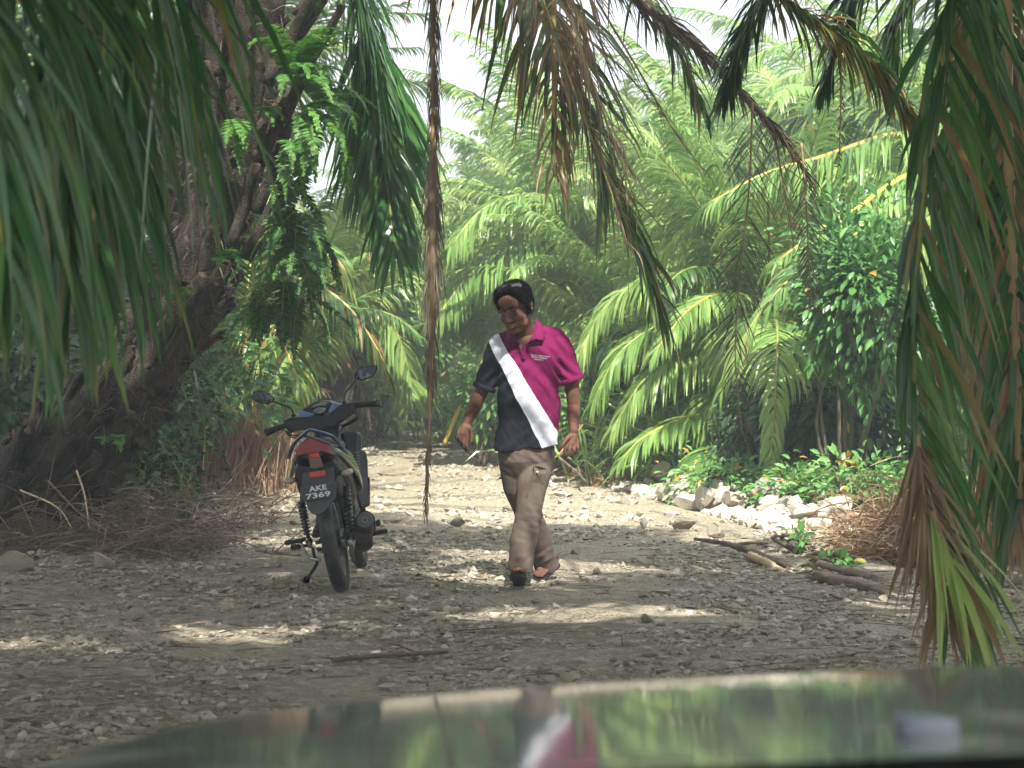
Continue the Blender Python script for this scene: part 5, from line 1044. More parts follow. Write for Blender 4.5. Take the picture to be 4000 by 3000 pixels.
# leg shield
ls = [(1340, 1690), (1393, 1686), (1408, 1696), (1411, 1720), (1410, 1756), (1426, 1765), (1434, 1800), (1436, 1862), (1444, 1874), (1444, 1975), (1415, 1990), (1385, 1900), (1345, 1790)]
g = poly(ls, .80, .05, .06, ys=[.78, .80, .82, .82, .82, .84, .84, .84, .84, .80, .76, .76, .78]); lsr = part(g, 'leg_shield', 'gloss')
g = G()
for k in range(7): v = 1768 + k * 11.5; tube(g, [B(1385 + k * 1.2, v, .785), B(1401 + k * 1.1, v - 1, .785)], .0022, 6)
part(g, 'vent_bars', 'alloy', lsr)
g = G(); m_ = []
for u, v in ls: p = B(u, v, .80); m_.append((-p[0], p[1], p[2]))
prism(g, np.array(m_)[::-1], np.array(m_)[::-1] + (0, .05, 0), 0, .06); part(g, 'leg_shield', 'gloss')
g = G(); loft(g, [sring((0, y, z), (w_, 0, 0), (0, 0, h), 2.6, 24) for y, z, w_, h in [(.66, .62, .04, .06), (.74, .72, .07, .14), (.84, .74, .10, .17), (.98, .72, .09, .15), (1.08, .70, .04, .08)]]); part(g, 'front_cowl', 'gloss')
# fork, front fender
g = G()
for sx in (-.07, .07): tube(g, [(fx + sx, 1.24, .27), (fx + sx, 1.12, .6)], (.018, .016), 12)
part(g, 'front_fork', 'darkmetal')
g = G(); rings = []
for a in np.radians(np.linspace(25, 165, 18)):
    c = np.array([fx, 1.24 + .305 * math.cos(a), .275 + .305 * math.sin(a)]); n_ = np.array([0, math.cos(a), math.sin(a)]); rings.append(np.array([c + (-.05, 0, 0) - n_ * .03, c + (-.045, 0, 0), c + n_ * .008, c + (.045, 0, 0), c + (.05, 0, 0) - n_ * .03, c - n_ * .002]))
loft(g, rings); part(g, 'front_fender', 'navy')
# handlebar
yh = .82
g = poly([(1104, 1643), (1135, 1632), (1190, 1630), (1208, 1620), (1262, 1612), (1290, 1616), (1306, 1600), (1333, 1580), (1390, 1567), (1396, 1610), (1372, 1624), (1325, 1655), (1312, 1670), (1302, 1702), (1274, 1702), (1241, 1683), (1203, 1680), (1168, 1683), (1130, 1694), (1115, 1676)], yh - .02, .12, .18); part(g, 'handlebar_cowl', 'plastic')
g = poly([(1158, 1625), (1174, 1604), (1195, 1588), (1225, 1572), (1262, 1563), (1290, 1566), (1330, 1580), (1300, 1612), (1262, 1625), (1205, 1632)], yh + .06, .12, .12, ys=[yh + .04, yh + .06, yh + .1, yh + .12, yh + .14, yh + .12, yh + .06, yh + .02, yh, yh + .02]); ho = part(g, 'headlamp_cowl', 'gloss')
g = poly([(1194, 1596), (1222, 1575), (1256, 1566), (1286, 1568), (1274, 1602), (1258, 1629), (1240, 1624), (1218, 1612), (1208, 1602)], yh - .03, .05, .08, ys=[yh, yh + .02, yh + .03, yh + .03, yh - .01, yh - .04, yh - .04, yh - .03, yh - .01]); di = part(g, 'instrument_panel', 'gloss')
g = poly([(1222, 1605), (1232, 1596), (1248, 1590), (1266, 1592), (1272, 1600), (1264, 1612), (1254, 1616), (1232, 1611)], yh - .052, .03, .12); gl = part(g, 'speedometer', 'dial', di)
g = G(); c = B(1247, 1604, yh - .056); a = np.linspace(0, 2 * math.pi, 26); tube(g, np.stack([c[0] + .033 * np.cos(a), np.full(26, c[1]), c[2] + .014 * np.sin(a)], 1), .0015, 5, caps=False); part(g, 'dial_ring', 'dialmark', gl)
g = poly([(1205, 1596), (1228, 1579), (1252, 1570), (1282, 1572), (1276, 1584), (1250, 1584), (1225, 1592)], yh - .035, .02, .1); part(g, 'warning_lights', 'dial', di)
g = poly([(1160, 1626), (1174, 1603), (1224, 1615), (1227, 1622), (1202, 1628), (1190, 1629)], yh - .075, .03, .1); part(g, 'left_cheek', 'blue', ho)
g = poly([(1280, 1608), (1290, 1590), (1301, 1572), (1320, 1576), (1333, 1580), (1310, 1597), (1292, 1615)], yh - .075, .03, .1); part(g, 'right_cheek', 'blue', ho)
g = poly([(1119, 1636), (1135, 1627), (1134, 1633), (1120, 1638)], yh - .03, .03, .1); part(g, 'edge_panel', 'blue', ho)
g = poly([(1360, 1568), (1374, 1564), (1371, 1570)], yh - .03, .03, .1); part(g, 'edge_panel', 'blue', ho)
for a, b_ in (((1112, 1664), (1037, 1687)), ((1394, 1584), (1479, 1573))):
    p, q = B(*a, yh + .02), B(*b_, yh - .06); d = q - p; g = G(); tube(g, [p, p + d * .05, p + d * .9, p + d * .93, q], (.0165, .0155, .0155, .019, .017), 14)
    for k in range(16): t = .1 + k * .05; tube(g, [p + d * t, p + d * (t + .02)], .0168, 12)
    part(g, 'grip', 'tyre')
    g = G(); off = np.array([0, .05, -.012]); tube(g, curve([p + (0, .04, -.01), p + d * .4 + off, q * .95 + p * .05 + off + (0, .0, -.008)], 10), .0058, 8); ell(g, q + off + (0, 0, -.008), (.009, .009, .008)); part(g, 'brake_lever', 'darkmetal')
g = G()
for k in range(3): tube(g, curve([B(1392, 1610 + k * 3, yh), B(1398, 1626 + k * 4, yh + .05), B(1370, 1645 + k * 5, yh + .08), B(1310, 1675 + k * 3, yh + .06), B(1290, 1700, yh + .04)], 16), .0042, 6)
for k in range(2): tube(g, curve([B(1112, 1678, yh), B(1140, 1700 + k * 8, yh + .08), B(1200, 1702 + k * 4, yh + .1), B(1240, 1720, yh + .05)], 14), .0042, 6)
part(g, 'cables', 'plastic')
for pix, st in ((((982, 1548), (988, 1530), (1012, 1527), (1036, 1529), (1056, 1540), (1073, 1557), (1070, 1570), (1045, 1580), (1018, 1577), (994, 1566)), ((1072, 1570), (1105, 1582), (1138, 1597), (1146, 1622))),
                (((1383, 1460), (1395, 1443), (1415, 1432), (1450, 1427), (1474, 1426), (1475, 1442), (1462, 1466), (1440, 1480), (1414, 1487), (1386, 1482)), ((1388, 1486), (1372, 1508), (1352, 1530), (1345, 1548), (1344, 1572)))):
    g = poly(pix, yh - .02, .03, .12); ms = part(g, 'mirror', 'plastic')
    c = np.mean(pix, 0); g = poly([tuple(c + (np.array(p) - c) * .86) for p in pix], yh - .024, .01, .05); part(g, 'mirror_glass', 'mirror', ms)
    g = G(); tube(g, curve([B(u, v, yh) for u, v in st], 14), .0055, 8); ell(g, B(*st[-1], yh), (.013, .013, .012)); part(g, 'stem', 'plastic', ms)

# ================================================================== PERSON
YM = 11.2; px0 = (2090 - 2000) / FPX * YM; pr = np.array([px0, YM, 0.0])
def Q(u, v, dy=0.0): return P(u, v, YM + dy) - pr
def skin_union(g, vox, smooth=3, name='x'):
    """melt the overlapping closed forms in g into one continuous surface"""
    me = g.mesh('tmp', M['white']); o = bpy.data.objects.new('tmp', me); C.objects.link(o)
    m = o.modifiers.new('r', 'REMESH'); m.mode = 'VOXEL'; m.voxel_size = vox; m.use_smooth_shade = True
    s = o.modifiers.new('s', 'SMOOTH'); s.factor = 0.5; s.iterations = smooth
    bpy.context.view_layer.update()
    r = bpy.data.meshes.new_from_object(o.evaluated_get(bpy.context.evaluated_depsgraph_get())); bpy.data.objects.remove(o)
    r.materials.clear(); return r
def displace(me, fn):
    n = len(me.vertices); V = np.zeros(n * 3, np.float32); me.vertices.foreach_get('co', V); V = V.reshape(-1, 3); N = np.zeros(n * 3, np.float32); me.vertices.foreach_get('normal', N); N = N.reshape(-1, 3)
    V = fn(V, N); me.vertices.foreach_set('co', V.astype(np.float32).ravel()); me.update()
def put(me, name, m, parent, loc=(0, 0, 0)):
    me.name = name; me.materials.append(m); o = bpy.data.objects.new(name, me); C.objects.link(o); o.parent = parent; o.location = loc
    me.polygons.foreach_set('use_smooth', np.ones(len(me.polygons), bool)); return o
M['skin'] = mat('skin', (0.140, 0.066, 0.042), 0.68, spec=.3, vary=0.15, vscale=30, bump=.12, bscale=120)
M['skin'].node_tree.nodes['Principled BSDF'].inputs['Subsurface Weight'].default_value = 0.08
M['skin'].node_tree.nodes['Principled BSDF'].inputs['Subsurface Radius'].default_value = (0.01, 0.004, 0.002)
M['hair'] = mat('black_hair', (0.004, 0.0035, 0.004), 0.9, spec=.05, bump=.5, bscale=140)
M['lips'] = mat('lips', (0.13, 0.045, 0.032), 0.5)
M['eyes'] = mat('eyes', (0.02, 0.014, 0.012), 0.3)
M['trouser'] = mat('khaki_cotton', (0.125, 0.098, 0.079), 0.95, vary=.12, vscale=9, bump=.15, bscale=300, spec=.2)
M['trouser2'] = mat('khaki_cotton_pocket', (0.13, 0.10, 0.08), 0.9, vary=.12, vscale=20, bump=.15, bscale=300)
M['magenta'] = mat('magenta_cotton', (0.165, 0.006, 0.066), 0.9, spec=.25, bump=.1, bscale=400)
M['button'] = mat('button', (0.7, 0.66, 0.55), 0.4)
M['sole'] = mat('rubber_sole', (0.012, 0.012, 0.014), 0.7)
M['strap'] = mat('sandal_strap', (0.24, 0.085, 0.03), 0.6)
M['thread'] = mat('white_thread', (0.78, 0.68, 0.74), 0.8)
# shirt pattern: black below, white slanting band, magenta above
m = bpy.data.materials.new('three_colour_polo'); m.use_nodes = True; n = m.node_tree.nodes; l = m.node_tree.links; b = n['Principled BSDF']
tc = n.new('ShaderNodeTexCoord'); sp = n.new('ShaderNodeSeparateXYZ'); l.new(tc.outputs['Object'], sp.inputs[0])
def line(a, c, pos):                       # signed distance of the point to the line through photograph pixels a, c
    A, Bq = Q(*a, -.1), Q(*c, -.1); dx, dz = Bq[0] - A[0], Bq[2] - A[2]; L_ = math.hypot(dx, dz); nx, nz = -dz / L_, dx / L_
    if nx < 0: nx, nz = -nx, -nz
    k = nx * A[0] + nz * A[2]
    m1 = n.new('ShaderNodeMath'); m1.operation = 'MULTIPLY_ADD'; m1.inputs[1].default_value = nx; m1.inputs[2].default_value = -k; l.new(sp.outputs['X'], m1.inputs[0])
    m2 = n.new('ShaderNodeMath'); m2.operation = 'MULTIPLY_ADD'; m2.inputs[1].default_value = nz; l.new(sp.outputs['Z'], m2.inputs[0]); l.new(m1.outputs[0], m2.inputs[2])
    nz_ = n.new('ShaderNodeTexNoise'); nz_.inputs['Scale'].default_value = 9; l.new(tc.outputs['Object'], nz_.inputs['Vector'])
    m3 = n.new('ShaderNodeMath'); m3.operation = 'MULTIPLY_ADD'; m3.inputs[1].default_value = .022; l.new(nz_.outputs[0], m3.inputs[0]); l.new(m2.outputs[0], m3.inputs[2])
    g_ = n.new('ShaderNodeMath'); g_.operation = 'GREATER_THAN'; g_.inputs[1].default_value = .011; l.new(m3.outputs[0], g_.inputs[0]); return g_
l1 = line((1948, 1310), (2124, 1600), 1); l2 = line((1916, 1350), (2112, 1738), 0)
mx = n.new('ShaderNodeMix'); mx.data_type = 'RGBA'; mx.inputs[6].default_value = (0.010, 0.012, 0.018, 1); mx.inputs[7].default_value = (0.72, 0.74, 0.83, 1); l.new(l2.outputs[0], mx.inputs[0])
my = n.new('ShaderNodeMix'); my.data_type = 'RGBA'; my.inputs[7].default_value = (0.165, 0.006, 0.066, 1); l.new(mx.outputs[2], my.inputs[6]); l.new(l1.outputs[0], my.inputs[0])
l.new(my.outputs[2], b.inputs['Base Color']); b.inputs['Roughness'].default_value = .9; b.inputs['Specular IOR Level'].default_value = .25
bn = n.new('ShaderNodeTexNoise'); bn.inputs['Scale'].default_value = 260; l.new(tc.outputs['Object'], bn.inputs['Vector']); bp = n.new('ShaderNodeBump'); bp.inputs['Strength'].default_value = .15; bp.inputs['Distance'].default_value = .005; l.new(bn.outputs[0], bp.inputs['Height']); l.new(bp.outputs[0], b.inputs['Normal'])
M['polo'] = m

man = empty('person', pr, 'man in magenta, white and black polo and khaki cargo trousers walking with his head down', 'person')

# ---- head in its own frame: x right, y backward, z up, face towards -y
HS = 1.10; HC = Q(2012, 1208, -.14)
HR = (Euler((0, 0, 0)).to_matrix() @ Matrix.Rotation(rad(-26), 3, 'Z') @ Matrix.Rotation(rad(20), 3, 'X') @ Matrix.Rotation(rad(-4), 3, 'Y'))
HRn = np.array(HR)
def H(p): return (np.asarray(p, float) * HS) @ HRn.T + HC
def hel(g, c, r, rot=(0, 0, 0), src=ICO1):
    V, F = src; V = V * np.asarray(r) @ np.array(Euler(rot).to_matrix()).T + np.asarray(c); g.add(H(V), F)
def hcap(g, a, b_, ra, rb): caps(g, H(a), H(b_), ra * HS, rb * HS)
g = G()
hel(g, (0, .018, .035), (.073, .092, .082), src=ICO3); hel(g, (0, -.026, -.035), (.062, .062, .078), src=ICO3); hel(g, (0, -.050, -.092), (.034, .030, .024), src=ICO3)
for s in (-1, 1):
    hel(g, (s * .040, -.052, -.028), (.024, .024, .022)); hel(g, (s * .028, -.076, .024), (.024, .009, .008), (0, s * .15, 0)); hel(g, (s * .030, -.070, .000), (.0145, .012, .009), src=ICO3)
    hel(g, (s * .077, .018, -.008), (.008, .017, .030), (0, 0, -s * .35)); hel(g, (s * .082, .024, .012), (.006, .014, .016), (0, 0, -s * .4)); hel(g, (s * .012, -.092, -.033), (.0095, .010, .008)); hel(g, (s * .045, -.015, -.065), (.018, .035, .028))
hcap(g, (0, -.078, .010), (0, -.104, -.026), .0085, .0125); hel(g, (0, -.068, -.058), (.034, .022, .028), src=ICO3)
hel(g, (0, -.088, -.0565), (.023, .009, .0055), src=ICO3); hel(g, (0, -.086, -.067), (.020, .0095, .0065), src=ICO3)
hel(g, (0, -.060, .050), (.056, .020, .042), src=ICO3)
# neck and trunk
caps(g, H((0, .035, -.06)), Q(2050, 1350, 0), .060, .066); 
def ring(v, c, hw, d, dy=0.0, e=2.3, dx=0): p = Q(c, v, dy); return sring(p, (hw, 0, 0), (0, d, 0), e, 36)
loft(g, [ring(1290, 2058, .07, .06, .0), ring(1320, 2058, .14, .085), ring(1370, 2062, .165, .10), ring(1480, 2064, .15, .105), ring(1620, 2064, .145, .105), ring(1760, 2060, .145, .11), ring(1830, 2058, .12, .09)])
# arms
caps(g, Q(2186, 1345), Q(2234, 1500, .01), .052, .041); caps(g, Q(2234, 1500, .01), Q(2241, 1585, .02), .041, .036); caps(g, Q(2241, 1585, .02), Q(2240, 1630, -.005), .037, .035); caps(g, Q(2240, 1630, -.005), Q(2242, 1684, -.03), .035, .0255)
caps(g, Q(1946, 1350), Q(1888, 1510, .01), .052, .043); caps(g, Q(1888, 1510, .01), Q(1860, 1572, .015), .042, .040); caps(g, Q(1860, 1572, .015), Q(1848, 1602, -.0), .041, .037); caps(g, Q(1848, 1602, -.0), Q(1822, 1648, -.05), .037, .026)
def hand(wr, kn, fingers, thumb, dyk):
    a = Q(*wr); ks = [Q(*k) for k in kn]
    for k in ks: caps(g, a, k, .017, .0125, n=10)
    m_ = np.mean(ks, 0); caps(g, a * .6 + m_ * .4, m_, .024, .019, n=12)
    for k, f in zip(ks, fingers):
        p = [k] + [Q(*q) for q in f]
        for i in range(len(p) - 1): caps(g, p[i], p[i + 1], .0105 - i * .001, .0098 - i * .0012, n=10)
    p = [Q(*q) for q in thumb]
    for i in range(len(p) - 1): caps(g, p[i], p[i + 1], .0135 - i * .0015, .012 - i * .0015, n=10)
hand((2242, 1690, -.035), ((2216, 1728, -.055), (2229, 1734, -.062), (2243, 1735, -.055), (2256, 1730, -.043)),
     (((2207, 1752, -.075), (2203, 1770, -.08), (2198, 1784, -.075)), ((2224, 1760, -.08), (2217, 1778, -.08), (2208, 1789, -.068)), ((2243, 1758, -.068), (2238, 1774, -.062), (2228, 1783, -.05)), ((2257, 1750, -.05), (2253, 1764, -.045), (2245, 1772, -.035))),
     ((2228, 1700, -.045), (2207, 1722, -.085), (2196, 1744, -.10), (2184, 1760, -.105)), 0)
hand((1820, 1650, -.055), ((1828, 1696, -.08), (1814, 1700, -.085), (1802, 1697, -.078), (1792, 1690, -.065)),
     (((1825, 1722, -.10), (1824, 1742, -.10), (1828, 1758, -.09)), ((1810, 1728, -.10), (1812, 1745, -.095), (1820, 1760, -.08)), ((1798, 1720, -.09), (1800, 1735, -.08), (1808, 1746, -.068)), ((1789, 1709, -.07), (1791, 1722, -.06), (1798, 1731, -.05))),
     ((1828, 1662, -.06), (1841, 1684, -.095), (1845, 1706, -.11), (1841, 1726, -.11)), 0)
# legs and feet
fl = [Q(2105, 1800, 0), Q(2080, 1900, -.06), Q(2060, 2020, -.12), Q(2045, 2120, -.13), Q(2030, 2252, -.14)]
for i, (ra, rb) in enumerate(((.085, .075), (.075, .055), (.055, .052), (.05, .035))): caps(g, fl[i], fl[i + 1], ra, rb)
bl = [Q(2010, 1800, .02), Q(2025, 1900, .05), Q(2078, 2040, .12), Q(2110, 2130, .22), Q(2140, 2222, .31)]
for i, (ra, rb) in enumerate(((.085, .075), (.075, .055), (.055, .05), (.05, .034))): caps(g, bl[i], bl[i + 1], ra, rb)
def foot(heel, toe, side, up, r=.034, out=1):
    h, t, s = np.asarray(heel, float), np.asarray(toe, float), nrm(side); u = np.asarray(up, float)
    caps(g, h + u * .03, h + u * .028 + (t - h) * .45, .032, .030); caps(g, h + u * .028 + (t - h) * .2, h + u * .02 + (t - h) * .72, .03, .024)
    for k, (o_, ln, rr0) in enumerate(((-.034, .98, .0125), (-.016, 1.0, .0095), (-.001, .97, .009), (.013, .92, .0085), (.026, .86, .008))):
        b0 = h + (t - h) * .62 + s * o_ * out * .9 + u * .014; e0_ = h + (t - h) * ln + s * o_ * out + u * .010; caps(g, b0, e0_, .014, rr0, n=10)
fh, ft = Q(2030, 2290, -.06), Q(2022, 2247, -.36)
fh[2] = .028; ft[2] = .105; fs = np.array([-1, 0, 0]); fu = nrm(np.cross(np.array([1., 0, 0]), ft - fh)); fu = fu if fu[2] > 0 else -fu
foot(fh, ft, (1, 0, 0), fu, out=-1)
bh, bt = Q(2165, 2222, .36), Q(2093, 2252, .17); bh[2] = .085; bt[2] = .022
bs = nrm(np.cross(bt - bh, (0, 0, 1))); bu = nrm(np.cross(bs, bt - bh)); bu = bu if bu[2] > 0 else -bu
foot(bh, bt, bs, bu, out=1)
body = put(skin_union(g, .0038, 2), 'body', M['skin'], man)

# ---- hair
g = G()
hel(g, (0, .034, .064), (.086, .088, .082), src=ICO3); hel(g, (0, -.022, .112), (.036, .038, .026), src=ICO3); hel(g, (0, .055, .02), (.080, .070, .085), src=ICO3)
for s, dz, ex in ((-1, 0, 0), (1, -.004, .006)):
    hel(g, (s * .046, -.028, .102 + dz), (.038, .042, .030), (0, s * .45, 0), src=ICO3); hel(g, (s * .069, -.022, .070 + dz), (.019 + ex, .034, .034), src=ICO3); hel(g, (s * .076, .000, .035), (.014, .034, .045)); hel(g, (s * .078, .010, .005), (.007, .012, .03))
r8 = np.random.default_rng(3)
for q in range(70):
    d = nrm(r8.normal(0, 1, 3) * [1, 1, .7] + [0, .1, .8]); c = np.array([0, .02, .05]) + d * [.084, .088, .085]
    if c[2] < .05 and c[1] < -.02: continue
    t = nrm(np.cross(d, r8.normal(0, 1, 3)) + d * .25 + [0, -.3, 0]); hcap(g, c - d * .006, c + t * .020 + d * .002, .0045, .0022)
hm = skin_union(g, .0035, 5)
def hairfn(V, N):
    for i in range(len(V)):
        a = (V[i] - HC) @ HRn / HS
        V[i] = V[i] + N[i] * (.0022 * mnoise.noise((a[0] * 120, a[1] * 10, a[2] * 14)) - .003 * math.exp(-(a[0] + .004) ** 2 / .00008) * (a[1] < -.01) + .0010 * mnoise.noise((a[0] * 25, a[1] * 25, a[2] * 25 + 7)))
    return V
displace(hm, hairfn); hair = put(hm, 'hair', M['hair'], man)
g = G()
for s in (-1, 1):
    hcap(g, (s * .012, -.0925, .030), (s * .032, -.0855, .036), .0026, .0032); hcap(g, (s * .032, -.0855, .036), (s * .050, -.068, .029), .0032, .002)
g.build('eyebrows', M['hair'], man); g = G()
for s in (-1, 1): hcap(g, (s * .022, -.0815, -.006), (s * .038, -.0775, -.005), .0032, .0030)
g.build('eyelashes', M['eyes'], man); g = G(); hcap(g, (-.019, -.0935, -.0615), (.019, -.0935, -.0615), .0022, .0022); hcap(g, (-.012, -.094, -.066), (.012, -.094, -.066), .005, .005); g.build('lips', M['lips'], man)

# ---- polo shirt
g = G()
rs = [ring(1296, 2060, .075, .062, .02), ring(1306, 2060, .115, .078, .008), ring(1325, 2060, .155, .10, 0), ring(1370, 2063, .183, .115, -.01), ring(1440, 2064, .180, .125, -.02), ring(1540, 2065, .172, .128, -.015), ring(1640, 2065, .172, .13, -.01), ring(1700, 2060, .178, .135, 0), ring(1752, 2057, .182, .138, 0)]
for i, r_ in enumerate(rs): rs[i] = r_ + np.array([0, 0, 1.0]) * (r_[:, 0:1] - r_[:, 0].mean()) * (.07 if i < 7 else .10)
loft(g, rs)
def sleeve(a, b_, r0, r1_, tilt):
    a, b_ = Q(*a), Q(*b_); T = nrm(b_ - a); s = nrm(np.cross(T, (0, 1, 0))); t = np.cross(T, s)
    caps(g, a, a + (b_ - a) * .3, r0, r0 * .98); loft(g, [sring(a + (b_ - a) * f, s * (r0 + (r1_ - r0) * f), t * (r0 + (r1_ - r0) * f) * .92, 2, 28) for f in (0, .3, .6, .85, 1.0)])
    return a, b_, T, s, t
sl1 = sleeve((2182, 1350, 0), (2233, 1487, .005), .072, .068, 0); sl2 = sleeve((1950, 1358, 0), (1890, 1517, .005), .070, .062, 0)
caps(g, Q(2090, 1300, 0), Q(2176, 1318, 0), .052, .052); caps(g, Q(2030, 1308, 0), Q(1958, 1338, 0), .05, .052)
sm_ = skin_union(g, .006, 4)
A1, A2 = Q(2178, 1450, -.08), Q(1950, 1450, -.08)
def shirtfn(V, N):
    for i in range(len(V)):
        x, y, z = V[i]; d = 0.0
        w1 = math.exp(-((x - A1[0]) ** 2 + (z - A1[2]) ** 2) / .02); w2 = math.exp(-((x - A2[0]) ** 2 + (z - A2[2]) ** 2) / .02)
        d += .010 * w1 * math.sin((x * .75 + z * .75) * 95 + 3 * mnoise.noise((x * 6, y * 6, z * 6))) + .009 * w2 * math.sin((-x * .75 + z * .75) * 95 + 2 * mnoise.noise((x * 6, y * 6, z * 6)))
        wz = min(1, max(0, (1.25 - z) / .35)); d += wz * .012 * mnoise.noise((x * 11 + z * 5, y * 8, z * 4.5)); d += .007 * mnoise.noise((x * 18, y * 14, z * 10 + x * 8)) + .004 * mnoise.noise((x * 40 + z * 20, y * 30, z * 18))
        if abs(x) < .3: d += .010 * wz * mnoise.noise((x * 7 - z * 6, y * 6, z * 20 - x * 14 + 5))
        V[i] = V[i] + N[i] * d
    return V
displace(sm_, shirtfn); shirt = put(sm_, 'polo_shirt', M['polo'], man)
for (a, b_, T, s, t), r_, mm in ((sl1, .0705, 'magenta'), (sl2, .0645, 'blackcloth')):
    if mm == 'blackcloth': M[mm] = mat('black_cotton', (0.010, 0.012, 0.018), .9, spec=.25)
    g = G(); prv = [sring(b_ + T * f, s * rr0, t * rr0 * .93, 2, 40) for f, rr0 in ((-.020, r_), (-.018, r_ + .003), (.004, r_ + .003), (.007, r_), (.006, r_ - .010), (-.004, r_ - .012))]; loft(g, prv); o = g.build('sleeve_cuff', M[mm], man)
# collar: two leaves lying on the shoulders, open at the throat
def sheet(name, pts_out, pts_in, th, m_, parent, dz=.0):
    a, b_ = curve(pts_out, 16), curve(pts_in, 16); g = G(); rings = []
    for p, q in zip(a, b_):
        mid_ = (p + q) / 2 + np.array([0, -.012, .012]); n_ = nrm(np.cross(q - p, [0.2, 0, 1.0]) + [0, -.6, .4]) * th; rings.append(np.array([p, mid_, q, q - n_, mid_ - n_, p - n_]))
    loft(g, rings); return g.build(name, M[m_], parent)
sheet('collar', [Q(2112, 1262, .07), Q(2120, 1272, .03), Q(2128, 1292, -.03), Q(2130, 1310, -.09), Q(2120, 1330, -.135)], [Q(2080, 1243, .06), Q(2088, 1246, .02), Q(2092, 1262, -.05), Q(2082, 1300, -.115), Q(2066, 1335, -.14)], .006, 'magenta', man)
sheet('collar', [Q(2000, 1272, .07), Q(1990, 1285, .03), Q(1980, 1300, -.03), Q(1982, 1322, -.09), Q(1994, 1338, -.135)], [Q(2030, 1250, .06), Q(2018, 1262, .02), Q(2012, 1285, -.05), Q(2018, 1318, -.115), Q(2034, 1345, -.14)], .006, 'magenta', man)
g = G(); prism(g, [Q(2064, 1338, -.150), Q(2036, 1352, -.146), Q(2034, 1380, -.146), Q(2036, 1400, -.146), Q(2050, 1404, -.15), Q(2052, 1370, -.152)], [Q(2064, 1338, -.12), Q(2036, 1352, -.12), Q(2034, 1380, -.12), Q(2036, 1400, -.12), Q(2050, 1404, -.12), Q(2052, 1370, -.12)], 0, .05); plk = g.build('placket', M['magenta'], man)
g = G()
for v in (1362, 1386): ell(g, Q(2042, v, -.153), (.005, .003, .005))
g.build('buttons', M['magenta'], plk)
# throat opening
g = G(); prism(g, [Q(2018, 1318, -.126), Q(2082, 1308, -.126), Q(2070, 1332, -.142), Q(2036, 1376, -.148)], [Q(2018, 1318, -.08), Q(2082, 1308, -.08), Q(2070, 1332, -.08), Q(2036, 1376, -.08)], 0, .02); 
thr = g.build('throat', M['skin'], man)

# ---- trousers
g = G()
loft(g, [ring(1725, 2058, .155, .118, 0), ring(1760, 2056, .158, .122), ring(1800, 2055, .158, .125, .01), ring(1840, 2055, .135, .10, .015), ring(1880, 2050, .09, .06, .015), ring(1900, 2045, .04, .03, .015)])
for L_, rr0 in ((fl, (.092, .085, .073, .076, .076)), (bl, (.090, .086, .074, .076, .078))):
    q = [np.array(p) for p in L_]; 
    for i in range(4):
        if i == 3:
            e = q[3] + (q[4] - q[3]) * (.86 if L_ is fl else .90); T = nrm(e - q[3]); s = nrm(np.cross(T, (0, 1, 0))); t = np.cross(T, s); loft(g, [sring(q[3] + (e - q[3]) * f, s * (rr0[3] + (rr0[4] - rr0[3]) * f) * .93, t * (rr0[3] + (rr0[4] - rr0[3]) * f) * 1.05, 2, 28) for f in (-.05, .3, .7, 1)])
        else: caps(g, q[i], q[i + 1], rr0[i], rr0[i + 1], n=24)
tm = skin_union(g, .006, 4); KN, KB = fl[2], bl[2]
def trfn(V, N):
    for i in range(len(V)):
        x, y, z = V[i]; d = .007 * mnoise.noise((x * 11, y * 9, z * 4)) + .0015 * mnoise.noise((x * 34, y * 30, z * 16))
        for K_ in (KN, KB):
            wk = math.exp(-((z - K_[2] - .02) ** 2) / .010) * math.exp(-((x - K_[0]) ** 2) / .01); d += .004 * wk * mnoise.noise((x * 16 - z * 8, y * 12, z * 34 + x * 14))
        wh = math.exp(-((z - .14) ** 2) / .006); d += .008 * wh * mnoise.noise((x * 14 + z * 10, y * 10, z * 30 - x * 16))
        wt = math.exp(-((z - .74) ** 2) / .008); d += .008 * wt * mnoise.noise((x * 12 + 3, y * 8, z * 32 + x * 20))
        V[i] = V[i] + N[i] * d
    return V
displace(tm, trfn); tr = put(tm, 'cargo_trousers', M['trouser'], man)
# cargo pockets with flap and button
def patch(name, pix, dys, th, parent, m_):
    f = np.array([Q(u, v, d) for (u, v), d in zip(pix, dys)]); b_ = f + np.array([0, th, 0]); g = G(); prism(g, f, b_, 0, .05); return g.build(name, M[m_], parent)
pk = patch('cargo_pocket', [(2083, 1842), (2112, 1848), (2134, 1848), (2128, 1900), (2118, 1935), (2080, 1925), (2070, 1940), (2078, 1880)], [-.150, -.148, -.115, -.115, -.125, -.152, -.156, -.152], .05, tr, 'trouser2')
patch('pocket_flap', [(2084, 1818), (2112, 1822), (2138, 1832), (2139, 1852), (2124, 1854), (2108, 1862), (2092, 1856), (2085, 1842)], [-.146, -.140, -.085, -.085, -.115, -.150, -.156, -.154], .03, pk, 'trouser2')
g = G(); ell(g, Q(2099, 1844, -.160), (.0065, .004, .0065)); g.build('button', M['button'], pk)
g = G(); tube(g, curve([Q(1958, 1866, .02), Q(1946, 1872, .01), Q(1940, 1876, .0)], 6), (.012, .010, .006, .006, .005, .004), 8, flat=.5); g.build('pocket_flap', M['trouser2'], tr)
g = G(); tube(g, curve([Q(2076, 1850, -.148), Q(2068, 1900, -.158), Q(2058, 1935, -.176)], 8), .0022, 5); g.build('seam', M['trouser2'], tr)
